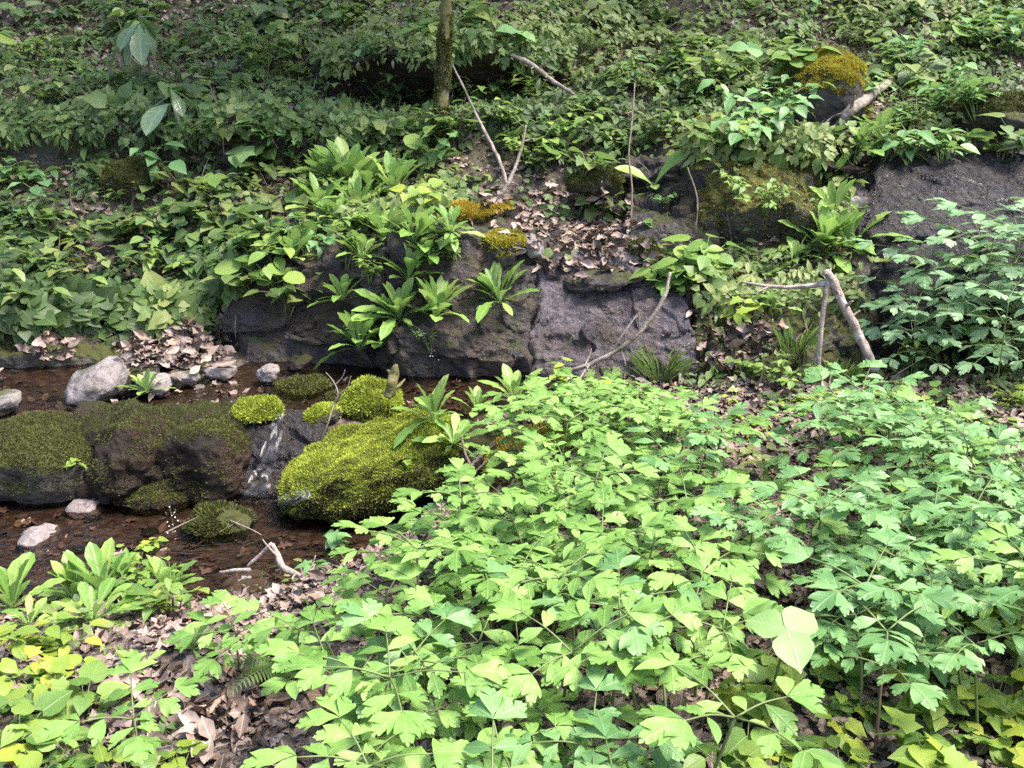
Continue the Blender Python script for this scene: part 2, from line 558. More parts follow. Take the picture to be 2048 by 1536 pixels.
def tube_arrays(path, radii, sides=7, seed=0, rough=0.0, cap=True):
    P = np.asarray(path, float); n = len(P)
    R = np.asarray(radii, float) if np.ndim(radii) else np.full(n, radii)
    T = np.gradient(P, axis=0)
    T /= np.linalg.norm(T, axis=1)[:, None] + 1e-9
    ref = np.array([0.31, 0.52, 0.8]); ref /= np.linalg.norm(ref)
    if abs(T[0] @ ref) > 0.9:
        ref = np.array([1.0, 0, 0])
    V = []
    for i in range(n):
        a = np.cross(T[i], ref); a /= np.linalg.norm(a) + 1e-9
        b = np.cross(T[i], a)
        ang = np.arange(sides) / sides * 2 * math.pi
        V.append(P[i] + R[i] * (np.cos(ang)[:, None] * a + np.sin(ang)[:, None] * b))
    V = np.concatenate(V)
    if rough:
        V = V + np.repeat(R, sides)[:, None] * rough * np.stack([vnoise(V * 30, seed + k) for k in range(3)], 1)
    F = []
    for i in range(n - 1):
        for k in range(sides):
            a, b = i * sides + k, i * sides + (k + 1) % sides
            c, d = a + sides, b + sides
            F += [(a, b, d), (a, d, c)]
    if cap:
        V = np.vstack([V, P[0], P[-1]])
        c0, c1 = len(V) - 2, len(V) - 1
        for k in range(sides):
            F.append((c0, (k + 1) % sides, k))
            F.append((c1, (n - 1) * sides + k, (n - 1) * sides + (k + 1) % sides))
    return V, np.array(F, np.int32)


def join_arrays(parts):
    Vs, Ts, off = [], [], 0
    for V, T in parts:
        Vs.append(V); Ts.append(np.asarray(T) + off); off += len(V)
    return np.concatenate(Vs), np.concatenate(Ts)


def curve_pts(pts, n=8):
    P = np.asarray(pts, float)
    if len(P) == 2:
        t = np.linspace(0, 1, n)[:, None]
        return P[0] * (1 - t) + P[1] * t
    out = []
    Q = np.vstack([2 * P[0] - P[1], P, 2 * P[-1] - P[-2]])
    for i in range(1, len(Q) - 2):
        m = n if i < len(Q) - 3 else n + 1
        for t in np.arange(m) / n:
            a, b, c, d = Q[i - 1], Q[i], Q[i + 1], Q[i + 2]
            out.append(0.5 * (2 * b + (c - a) * t + (2 * a - 5 * b + 4 * c - d) * t * t + (3 * b - a - 3 * c + d) * t ** 3))
    return np.array(out)


# ------------------------------------------------------------------ leaf templates (unit length along +Y, blade facing +Z)
class Leaf:
    pass


TPL = {}


def leaf_tpl(name, outline, mids=None, fold=0.12, bend=0.12, ripple=0.0, twist=0.0, asym=0.0, curl=0.0, serr=0.0):
    o = np.array(outline, float)
    n = len(o)
    my = np.array(mids, float) if mids is not None else np.linspace(0, 1, n)
    L = Leaf()
    V, U = [], []
    for s in (0, 1, -1):
        for i in range(n):
            if s == 0:
                x, y = 0.0, my[i]
            else:
                x, y = s * o[i, 1] * (1 + asym * s), o[i, 0]
                if serr and 0 < i < n - 1:
                    x *= 1 + serr * (1 if i % 2 else -1)
            yy = max(y, 0.0)
            z = fold * abs(x) - bend * yy * yy + ripple * math.sin(i * 2.1 + s) * abs(x) * 2 + curl * x * x * 2 + twist * x * yy
            V.append((x, y - 0.18 * bend * yy * yy, z)); U.append((0.5 + x, yy))
    T = []
    for i in range(n - 1):
        m0, m1, r0, r1, l0, l1 = i, i + 1, n + i, n + i + 1, 2 * n + i, 2 * n + i + 1
        T += [(m0, r0, r1), (m0, r1, m1), (m0, l1, l0), (m0, m1, l1)]
    V = np.array(V); T = np.array(T)
    A = V[T[:, 0]]; B = V[T[:, 1]]; C = V[T[:, 2]]
    ar = np.linalg.norm(np.cross(B - A, C - A), axis=1)
    T = T[ar > 1e-7]
    L.V, L.T, L.U = V, T, np.array(U)
    L.meshes = {}
    TPL[name] = L
    return L


def leaf_me(tpl, mat):
    L = TPL[tpl]
    if mat not in L.meshes:
        L.meshes[mat] = mesh_tris('leaf_' + tpl, L.V, L.T, L.U, M[mat], None, True)
    return L.meshes[mat]


OV = [(0, 0), (.08, .11), (.25, .25), (.45, .29), (.65, .23), (.85, .10), (1, 0)]
leaf_tpl('ovate', OV, fold=0.25, bend=0.18)
leaf_tpl('ovate_b', [(y, x * 0.8) for y, x in OV], fold=0.3, bend=0.35, ripple=0.08)
HE = [(0, 0), (-.12, .17), (.0, .36), (.2, .44), (.45, .38), (.7, .22), (.88, .08), (1, 0)]
HM = [0, .02, .1, .25, .45, .7, .88, 1]
leaf_tpl('heart', HE, HM, fold=0.2, bend=0.15)
leaf_tpl('heart_b', HE, HM, fold=-0.1, bend=0.3, ripple=0.1)
leaf_tpl('maple', [(0, 0), (.02, .12), (.0, .36), (.22, .28), (.38, .47), (.5, .26), (.72, .2), (1, 0)], [0, .05, .12, .25, .4, .55, .75, 1], fold=0.15, bend=0.2)
leaf_tpl('round', [(0, 0), (.05, .25), (.3, .42), (.6, .42), (.88, .25), (1, 0)], fold=0.12, bend=0.08)
C3 = [(0, 0), (.10, .05), (.26, .14), (.44, .22), (.60, .27), (.74, .285), (.80, .25), (.72, .175), (.80, .15), (.90, .125), (.93, .09), (.88, .06), (.96, .04), (1, 0)]
CM = [0, .1, .22, .34, .46, .56, .62, .68, .75, .82, .87, .9, .96, 1]
leaf_tpl('cohosh_a', C3, CM, fold=0.18, bend=0.22, ripple=0.05)
leaf_tpl('cohosh_b', [(0, 0), (.12, .07), (.32, .17), (.50, .22), (.70, .23), (.80, .20), (.85, .15), (.79, .10), (.88, .085), (.95, .05), (1, 0)], [0, .12, .28, .42, .56, .66, .73, .79, .86, .93, 1], fold=0.22, bend=0.3, ripple=0.06, asym=0.15)
leaf_tpl('cohosh_c', [(0, 0), (.12, .08), (.32, .17), (.52, .20), (.72, .16), (.88, .08), (.96, .025), (1, 0)], fold=0.25, bend=0.26, ripple=0.05, asym=-0.1)
leaf_tpl('cohosh_d', [(y, x * 1.22) for y, x in C3], CM, fold=0.08, bend=0.32, ripple=0.08, asym=0.1)


def spat(w, tip=0.82, n=15, seed=0):
    r = random.Random(seed)
    out = []
    for i in range(n):
        t = i / (n - 1)
        g = 0.022 + w * math.exp(-((t - tip) / 0.30) ** 2) * (1 - max(0, (t - 0.86) / 0.14) ** 2)
        g = g if t < 1 else 0
        out.append((t, g * (1 + (0.10 if i % 2 else -0.04) * (t > 0.3)) * r.uniform(0.97, 1.03)))
    return out


leaf_tpl('spat_a', spat(0.105, 0.76, seed=1), fold=0.35, bend=0.28, ripple=0.05)
leaf_tpl('spat_b', spat(0.10, 0.72, seed=2), fold=0.3, bend=0.62, ripple=0.08, twist=0.2)
leaf_tpl('spat_c', spat(0.085, 0.7, seed=3), fold=0.45, bend=0.16, ripple=0.05, twist=-0.2)
leaf_tpl('trillium', [(0, 0), (.08, .17), (.25, .37), (.42, .43), (.6, .38), (.78, .22), (.9, .07), (1, 0)], fold=0.14, bend=0.22, ripple=0.03)
leaf_tpl('magnolia', [(0, .012), (.12, .03), (.3, .08), (.5, .14), (.68, .18), (.82, .165), (.93, .09), (1, 0)], fold=0.3, bend=0.42, ripple=0.05)
leaf_tpl('pinna', [(0, 0.03), (.2, .10), (.5, .09), (.8, .06), (1, 0)], fold=0.15, bend=0.2)
leaf_tpl('oak', [(0, .01), (.15, .08), (.22, .2), (.32, .1), (.42, .26), (.54, .13), (.66, .27), (.76, .14), (.86, .17), (1, 0)], fold=0.25, bend=-0.12, ripple=0.25, twist=0.25)
leaf_tpl('beech', [(0, 0), (.1, .12), (.3, .24), (.5, .26), (.7, .2), (.88, .08), (1, 0)], fold=0.35, bend=-0.22, ripple=0.2, twist=0.35)
leaf_tpl('curl', [(0, 0), (.1, .16), (.3, .30), (.5, .33), (.7, .26), (.88, .1), (1, 0)], fold=-0.2, bend=0.35, ripple=0.25, curl=0.9, twist=-0.4)
leaf_tpl('rolled', [(0, .02), (.12, .10), (.3, .19), (.5, .22), (.7, .18), (.88, .09), (1, 0)], fold=1.1, bend=-0.25, ripple=0.15, twist=0.5, curl=-0.8)
leaf_tpl('scrap', [(0, 0.05), (.2, .28), (.5, .2), (.8, .24), (1, 0.02)], fold=0.2, bend=0.2, ripple=0.35, twist=0.4)
leaf_tpl('small', [(0, 0), (.25, .27), (.55, .28), (1, 0)], fold=0.25, bend=0.15)
leaf_tpl('smallheart', [(0, 0), (-.06, .25), (.3, .42), (.65, .25), (1, 0)], [0, .08, .3, .65, 1], fold=0.2, bend=0.2)


leaf_tpl('l4', [(0, 0), (.3, .26), (.62, .24), (1, 0)], fold=0.25, bend=0.2)
leaf_tpl('l4w', [(0, 0), (.02, .30), (.42, .42), (1, 0)], [0, .15, .5, 1], fold=0.2, bend=0.2)
leaf_tpl('l5', [(0, 0), (.12, .36), (.34, .2), (.55, .34), (1, 0)], [0, .12, .32, .55, 1], fold=0.15, bend=0.25)
leaf_tpl('l4n', [(0, 0), (.3, .17), (.62, .15), (1, 0)], fold=0.3, bend=0.3)


class Batch:
    """Many small leaves or blades gathered in one mesh."""
    def __init__(s):
        s.V, s.T, s.U, s.tone, s.off = [], [], [], [], 0

    def add(s, tpl, pos, ydir, zdir, scale, tone, width=1.0):
        L = TPL[tpl]
        pos = np.asarray(pos, float); n = len(pos)
        if n == 0:
            return
        y = ydir / (np.linalg.norm(ydir, axis=1)[:, None] + 1e-9)
        x = np.cross(y, zdir); x /= np.linalg.norm(x, axis=1)[:, None] + 1e-9
        z = np.cross(x, y)
        sc = np.broadcast_to(np.asarray(scale, float), (n,))
        v = L.V
        W = (v[None, :, 0, None] * width * x[:, None, :] + v[None, :, 1, None] * y[:, None, :] + v[None, :, 2, None] * z[:, None, :])
        W = W * sc[:, None, None] + pos[:, None, :]
        m = len(v)
        s.V.append(W.reshape(-1, 3))
        s.T.append((L.T[None] + (np.arange(n) * m)[:, None, None]).reshape(-1, 3) + s.off)
        s.U.append(np.tile(L.U, (n, 1)))
        s.tone.append(np.repeat(np.broadcast_to(np.asarray(tone, float), (n,)), m))
        s.off += n * m

    def mesh(s, name, mat, smooth=True):
        return mesh_tris(name, np.concatenate(s.V), np.concatenate(s.T), np.concatenate(s.U), mat, np.concatenate(s.tone), smooth)


# ------------------------------------------------------------------ the ground: feature lines from near to far
W_ = 'w'
LINES = [
    (W_, [(-8, -2.5, 0.25), (8, -2.5, 0.25)]),
    (W_, [(-8, 0.9, 0.06), (8, 0.9, 0.10)]),
    (W_, [(-8, 1.9, -0.06), (-1, 1.9, -0.05), (1, 1.9, 0.0), (8, 1.95, 0.06)]),
    [(0, 1330, 2.42), (300, 1290, 2.58), (500, 1235, 2.75), (700, 1160, 2.95), (900, 1060, 3.24), (1060, 980, 3.55), (1200, 900, 3.95), (1400, 830, 4.3), (1600, 800, 4.47), (2048, 780, 4.52)],
    [(0, 1205, 3.20), (440, 1200, 3.23), (600, 1165, 3.38), (700, 1120, 3.54), (880, 1020, 3.98), (1060, 955, 3.85), (1200, 880, 4.15), (1400, 815, 4.45), (1600, 785, 4.65), (2048, 765, 4.75)],
    [(0, 985, 4.2), (300, 1005, 4.1), (560, 1010, 4.08), (700, 1000, 4.12), (880, 985, 4.2), (1000, 950, 4.15), (1130, 890, 4.25), (1400, 808, 4.5), (1600, 780, 4.7), (2048, 760, 4.82)],
    [(0, 880, 4.36), (100, 850, 4.38), (300, 838, 4.42), (560, 838, 4.42), (700, 842, 4.4), (880, 850, 4.4), (1000, 850, 4.4), (1130, 832, 4.5), (1400, 795, 4.65), (1600, 770, 4.78), (2048, 750, 4.9)],
    [(0, 730, 5.3), (300, 702, 5.55), (600, 708, 5.5), (800, 738, 5.22), (1000, 757, 5.05), (1200, 757, 5.05), (1400, 752, 5.0), (1600, 742, 5.02), (1800, 730, 5.1), (2048, 715, 5.1)],
    [(0, 625, 5.45), (250, 640, 5.7), (400, 625, 5.7), (500, 530, 5.65), (680, 505, 5.65), (900, 495, 5.58), (1050, 500, 5.66), (1130, 540, 5.66), (1300, 536, 5.66), (1400, 590, 5.42), (1560, 600, 5.3), (1750, 590, 5.35), (2048, 560, 5.4)],
    [(0, 480, 6.2), (250, 470, 6.3), (500, 440, 6.2), (700, 450, 6.1), (900, 425, 6.35), (1100, 405, 6.5), (1260, 415, 6.45), (1400, 440, 6.1), (1560, 420, 6.0), (1700, 400, 6.0), (2048, 420, 5.9)],
    [(0, 330, 7.0), (250, 320, 7.0), (500, 330, 7.0), (700, 330, 6.9), (900, 330, 6.9), (1100, 330, 6.8), (1260, 330, 6.7), (1400, 300, 6.6), (1560, 290, 6.6), (1700, 310, 6.5), (1850, 300, 6.5), (2048, 300, 6.5)],
    [(0, 250, 6.98), (120, 262, 7.0), (250, 235, 6.95), (380, 262, 7.0), (500, 235, 6.92), (610, 262, 7.0), (700, 250, 6.95), (800, 275, 7.1), (900, 255, 7.1), (1100, 240, 7.2), (1300, 220, 7.3), (1500, 200, 7.3), (1700, 190, 7.3), (2048, 210, 7.2)],
    [(0, 165, 7.8), (500, 170, 7.8), (640, 185, 7.9), (720, 205, 8.3), (900, 200, 8.4), (1080, 190, 8.3), (1180, 160, 7.9), (1300, 130, 8.0), (2048, 110, 8.0)],
    [(0, 90, 8.5), (560, 90, 8.4), (680, 125, 7.8), (760, 92, 7.6), (860, 112, 7.62), (960, 82, 7.58), (1060, 120, 7.7), (1150, 95, 8.2), (1300, 60, 8.6), (2048, 30, 8.7)],
    [(0, -80, 9.6), (1000, -70, 9.5), (2048, -90, 9.6)],
    (W_, [(-10, 13, 5.6), (10, 13, 5.8)]),
    (W_, [(-12, 22, 14.5), (12, 22, 15.0)]),  # unseen upper slope, steepened to keep sky out of the pool reflections
]
SUBS = [4, 8, 30, 26, 20, 30, 26, 30, 26, 30, 34, 18, 30, 18, 40, 24, 12]
XS = np.linspace(-7.5, 7.5, 470)


def build_ground():
    rows = []
    k = 13
    ker = np.hanning(k + 2)[1:-1]; ker /= ker.sum()
    for i, ln in enumerate(LINES):
        if ln[0] == W_:
            P = np.array(ln[1], float)
        else:
            P = np.array([pt(*q) for q in ln])
        P = P[np.argsort(P[:, 0])]
        Y = np.interp(XS, P[:, 0], P[:, 1]); Z = np.interp(XS, P[:, 0], P[:, 2])
        pad = k // 2
        Y = np.convolve(np.pad(Y, pad, 'edge'), ker, 'valid'); Z = np.convolve(np.pad(Z, pad, 'edge'), ker, 'valid')
        q = np.stack([XS, np.full_like(XS, i * 3.7), np.zeros_like(XS)], 1)
        a = (0.13 if i in (5, 6) else 0.06 if i < 8 else 0.10) if 2 < i < 14 else 0.0
        Y = Y + a * fbm(q, 2.2, 3, 5); Z = Z + min(a, .1) * 0.5 * fbm(q, 2.6, 3, 9) * (0.2 if i in (4, 5) else 1)
        rows.append(np.stack([XS, Y, Z], 1))
    K = np.array(rows)
    out, lid = [], []
    for i in range(len(K) - 1):
        p0 = K[max(i - 1, 0)]; p1 = K[i]; p2 = K[i + 1]; p3 = K[min(i + 2, len(K) - 1)]
        n = SUBS[i]
        for s in range(n):
            t = s / n
            m1 = (p2 - p0) * 0.22; m2 = (p3 - p1) * 0.22
            lim = np.linalg.norm(p2 - p1, axis=1)[:, None] * 0.9
            for m in (m1, m2):
                ln_ = np.linalg.norm(m, axis=1)[:, None] + 1e-9
                m *= np.minimum(1, lim / ln_)
            h = (2 * t ** 3 - 3 * t ** 2 + 1) * p1 + (t ** 3 - 2 * t ** 2 + t) * m1 + (-2 * t ** 3 + 3 * t ** 2) * p2 + (t ** 3 - t ** 2) * m2
            out.append(h); lid.append(i + t)
    out.append(K[-1]); lid.append(len(K) - 1)
    G = np.array(out); lid = np.array(lid)
    nr, nc = G.shape[:2]
    # normals and relief
    du = np.gradient(G, axis=1); dv = np.gradient(G, axis=0)
    nrm = np.cross(du, dv); nrm /= np.linalg.norm(nrm, axis=2)[..., None] + 1e-9
    P = G.reshape(-1, 3)
    L = np.repeat(lid, nc)
    px, py, dep = project(P)
    px = np.where(dep < 0.3, -9999, px)
    nz = np.abs(nrm.reshape(-1, 3)[:, 2])
    steep = np.clip((0.75 - nz) / 0.35, 0, 1)
    rock = np.zeros(len(P)); moss = np.zeros(len(P)); wet = np.zeros(len(P)); leafy = np.ones(len(P)) * 0.3
    rock = np.where((L > 5) & (L < 14), steep * 0.75, 0)
    rn = fbm(P, 3.0, 3, 31)
    for poly in (P_CENTRE, P_SLAB, P_LWALL):
        rock = np.where(inpoly(px + 25 * rn, py + 25 * rn, poly), 1.0, rock)
    moss = np.clip(0.35 + 0.9 * fbm(P, 1.6, 3, 21), 0, 1) * (L > 5) * (L < 15) * 0.8
    moss = np.where(inpoly(px, py, P_SLAB) | inpoly(px, py, P_CENTRE), moss * 0.25, moss)
    wet = np.where(((L > 4.0) & (L < 5.2) & (px < 950)) | ((L > 6.0) & (L < 7.1) & (px < 1350)), 1.0, 0)
    wet = np.maximum(wet, np.where((L > 3.75) & (L <= 4.0) & (px < 900), (L - 3.75) * 4, 0))
    leafy = np.where((L > 2) & (L < 4), 1.0, leafy)
    leafy = np.where(rock > 0.5, 0.1, leafy)
    amp = 0.045 * (1 - 0.75 * wet)
    amp = np.where(L < 2, 0.02, amp)
    D = amp * np.where(L > 8, 1.9, 1.0) * fbm(P, 2.3, 4, 3) + 0.022 * rock * fbm(P * np.array([1, 1, 2.2]), 5.5, 4, 13, True) + 0.010 * fbm(P, 11, 3, 41)
    P = P + nrm.reshape(-1, 3) * D[:, None]
    idx = np.arange(nr * nc).reshape(nr, nc)
    a = idx[:-1, :-1].ravel(); b = idx[:-1, 1:].ravel(); c = idx[1:, 1:].ravel(); d = idx[1:, :-1].ravel()
    T = np.concatenate([np.stack([a, b, c], 1), np.stack([a, c, d], 1)])
    me = mesh_tris('ground', P, T, None, M['ground'], None, True)
    for nm, val in (('rock', rock), ('moss', moss), ('wet', wet), ('leafy', leafy)):
        at = me.attributes.new(nm, 'FLOAT', 'POINT')
        at.data.foreach_set('value', val.astype(np.float32))
    o = link('ground', me)
    tag(o, 'steep shaded stream bank of soil, leaf litter and rock', 'ground', kind='structure')
    return o, P, T


P_LOWPOOL = [(-600, 990), (600, 1000), (880, 1000), (900, 1010), (740, 1110), (600, 1180), (440, 1205), (-600, 1215)]
P_LEDGE = [(-600, 790), (620, 790), (900, 850), (1110, 850), (1100, 960), (900, 1005), (-600, 1005)]
P_UPPOOL = [(-600, 740), (200, 720), (640, 700), (820, 740), (1180, 760), (1180, 820), (900, 850), (620, 830), (-600, 840)]
P_PILE = [(235, 655), (370, 635), (440, 690), (430, 740), (250, 735)]
P_LWALL = [(470, 530), (690, 500), (700, 720), (480, 720)]
P_CENTRE = [(680, 500), (1050, 475), (1120, 540), (1340, 540), (1360, 690), (1200, 770), (680, 745)]
P_DEBRIS = [(930, 390), (1240, 380), (1300, 520), (1120, 560), (1040, 480)]
P_DARKLEDGE = [(1120, 330), (1420, 320), (1440, 500), (1310, 520), (1250, 400)]
P_SLAB = [(1680, 350), (1850, 300), (2700, 290), (2700, 640), (1740, 620), (1700, 500)]
P_HOLLOW = [(700, 118), (760, 105), (1120, 110), (1120, 195), (940, 205), (720, 210)]
P_HOLLOWL = [(-400, 235), (300, 240), (700, 240), (700, 300), (300, 300), (-400, 310)]
P_RLITTER = [(1480, 830), (1650, 800), (2600, 790), (2600, 960), (1520, 960)]

ground, GP, GT = build_ground()


def make_bvh(objs):
    Vs, Fs, off = [], [], 0
    for o in objs:
        me = o.data
        n = len(me.vertices)
        v = np.empty(n * 3, np.float32); me.vertices.foreach_get('co', v)
        v = v.reshape(-1, 3)
        mw = np.array(o.matrix_basis)
        v = v @ mw[:3, :3].T + mw[:3, 3]
        t = np.empty(len(me.loops), np.int32); me.loops.foreach_get('vertex_index', t)
        Vs.append(v); Fs.append(t.reshape(-1, 3) + off); off += n
    V = np.concatenate(Vs); F = np.concatenate(Fs)
    return BVHTree.FromPolygons([tuple(x) for x in V.tolist()], [tuple(x) for x in F.tolist()])


BVH = make_bvh([ground])


def hit(px, py):
    d = Vector(pray(px, py)).normalized()
    h = BVH.ray_cast(Vector((0, 0, CAMZ)), d)
    if h[0] is None:
        return np.array(pt(px, py, 7.0)), np.array([0, 0, 1.0])
    nn = np.array(h[1])
    if nn @ np.array(d) > 0:
        nn = -nn
    return np.array(h[0]), nn


def drop(x, y, z=6.0):
    h = BVH.ray_cast(Vector((x, y, z)), Vector((0, 0, -1)))
    if h[0] is None:
        return np.array([x, y, 0.0]), np.array([0, 0, 1.0])
    nn = np.array(h[1])
    return np.array(h[0]), nn if nn[2] > 0 else -nn


# ------------------------------------------------------------------ water
def water_sheet(name, label, poly, Z, mat):
    P = np.array([ptz(x, y, Z) for x, y in poly])
    bm = bmesh.new()
    f = bm.faces.new([bm.verts.new(p) for p in P[::-1]])
    bmesh.ops.triangulate(bm, faces=[f])
    me = bpy.data.meshes.new(name); bm.to_mesh(me); bm.free()
    me.materials.append(mat)
    return tag(link(name, me), label, 'water', kind='structure')


water_sheet('stream_water', 'shallow brown water in the lower pool below the mossy ledge',
            [(-900, 975), (0, 975), (300, 985), (600, 985), (900, 960), (930, 1010), (820, 1090), (640, 1180), (430, 1235), (0, 1240), (-900, 1240)], -0.312, M['water'])
water_sheet('stream_water', 'thin sheet of brown water in the upper pool along the rock wall',
            [(-900, 690), (300, 690), (640, 690), (820, 725), (1300, 740), (1300, 800), (1130, 815), (880, 828), (560, 818), (300, 815), (0, 822), (-900, 830)], -0.056, M['water'])


# ------------------------------------------------------------------ rocks
def rock_arrays(size, seed, p=3.0, amp=0.10, facets=5, sub=4, rid=0.0, block=0):
    bm = bmesh.new()
    bmesh.ops.create_icosphere(bm, subdivisions=sub, radius=1.0)
    V = np.array([v.co[:] for v in bm.verts]); T = np.array([[v.index for v in f.verts] for f in bm.faces])
    bm.free()
    r = np.random.default_rng(seed)
    rad = (np.abs(V) ** p).sum(1) ** (-1.0 / p)
    V = V * rad[:, None]
    for _ in range(facets):
        n = r.normal(size=3); n /= np.linalg.norm(n)
        lim = r.uniform(0.72, 0.98)
        d = V @ n
        V = V - np.maximum(d - lim, 0)[:, None] * n * 0.9
    s = np.asarray(size) / 2
    W = V * s
    m = float(np.mean(s))
    q = W / m + seed * 3.1
    dirn = V / np.linalg.norm(V, axis=1)[:, None]
    D = amp * fbm(q, 1.3, 4, seed) + amp * 0.35 * fbm(q, 5.0, 3, seed + 5) + rid * fbm(q * np.array([1, 1, 2.5]), 3.0, 3, seed + 9, True)
    if block:
        D = D + 0.07 * frac(W + seed, (m * .7, m * .7, m * .36), seed + 2) + 0.03 * frac(W + seed, (m * .26, m * .26, m * .13), seed + 4)
    W = W + dirn * D[:, None] * m
    if sub >= 5:
        q2 = W + seed * 1.7
        W = W + dirn * (0.016 * fbm(q2 * np.array([1, 1, 1.8]), 6, 3, seed + 21, True) + 0.009 * fbm(q2, 17, 3, seed + 22) + 0.006 * fbm(q2, 34, 2, seed + 23, True))[:, None]
    return W, T


ROCKS = []


def rock(name, label, box, Y, depth, mat, seed, p=3.0, amp=0.12, facets=5, sub=4, rot=(0, 0, 0), cat='rock', group=None, grow=1.0, rid=0.0, block=0):
    """A rock whose outline fills a patch of the view: box of the view, distance of its front, depth front to back."""
    x0, y0, x1, y1 = box
    c = pt((x0 + x1) / 2, (y0 + y1) / 2, Y)
    dist = float((c - np.array([0, 0, CAMZ])) @ FW)
    w = (x1 - x0) / FPX * dist * grow; h = (y1 - y0) / FPX * dist * grow
    cc = pt((x0 + x1) / 2, (y0 + y1) / 2, Y + depth * 0.5)
    W, T = rock_arrays((w, depth, h), seed, p, amp, facets, sub, rid, block)
    R = np.array(Matrix.Rotation(rot[2], 3, 'Z') @ Matrix.Rotation(rot[1], 3, 'Y') @ Matrix.Rotation(rot[0], 3, 'X'))
    W = W @ R.T
    me = mesh_tris(name, W, T, None, M[mat], None, True)
    o = link(name, me, loc=cc)
    tag(o, label, cat, group)
    ROCKS.append(o)
    return o


def moss_on(o, n, mat, length=(0.006, 0.014), up=0.15, seed=0, patch=0.0, cond=None, thick=0.22, name='moss', umax=9.0):
    """Fine upright moss shoots over the upper faces of a rock, one child of it."""
    r = np.random.default_rng(seed + 100)
    me = o.data
    V = np.empty(len(me.vertices) * 3, np.float32); me.vertices.foreach_get('co', V); V = V.reshape(-1, 3).astype(float)
    T = np.empty(len(me.loops), np.int32); me.loops.foreach_get('vertex_index', T); T = T.reshape(-1, 3)
    A, B, C = V[T[:, 0]], V[T[:, 1]], V[T[:, 2]]
    fn = np.cross(B - A, C - A); ar = np.linalg.norm(fn, axis=1); fn = fn / (ar[:, None] + 1e-12)
    cen = (A + B + C) / 3
    loc = np.array(o.location)
    w = ar * np.clip((fn[:, 2] - up) * 4, 0, 1) * np.clip((umax - fn[:, 2]) * 4, 0, 1)
    if patch:
        w = w * np.clip((fbm(cen + loc, 4.0, 3, seed) + patch) * 5, 0, 1)
    if cond is not None:
        px, py, _ = project(cen + loc)
        w = w * cond(px, py)
    # shoots on the far side of the rock would never be seen
    w = w * (fn[:, 1] < 0.75)
    if w.sum() <= 0:
        return None
    k = r.choice(len(T), n, p=w / w.sum())
    u, v = r.random(n), r.random(n)
    f = u + v > 1; u[f], v[f] = 1 - u[f], 1 - v[f]
    P = A[k] + (B - A)[k] * u[:, None] + (C - A)[k] * v[:, None]
    nn = fn[k]
    lean = r.normal(size=(n, 3)) * 0.55
    y = nn + lean + np.array([0, 0, 0.35])
    b = Batch()
    b.add('blade', P - nn * 0.003, y, r.normal(size=(n, 3)), r.uniform(*length, n), np.clip(r.normal(0.5, 0.22, n) + 0.5 * fbm(P + loc, 7, 2, seed), 0, 1), width=thick / 0.2)
    c = link(name, b.mesh(name, M[mat], False), o)
    c['kind'] = 'stuff'
    return c


leaf_tpl('blade', [(0, .10), (.5, .2), (1, 0.0)], fold=0.0, bend=0.1)
TPL['blade'].V = np.array([[-.12, 0, 0], [.12, 0, 0], [.10, .55, -.03], [-.10, .55, -.03], [0, 1, -.1]])
TPL['blade'].T = np.array([[0, 1, 2], [0, 2, 3], [3, 2, 4]])
TPL['blade'].U = np.array([[.4, 0], [.6, 0], [.55, .55], [.45, .55], [.5, 1]])

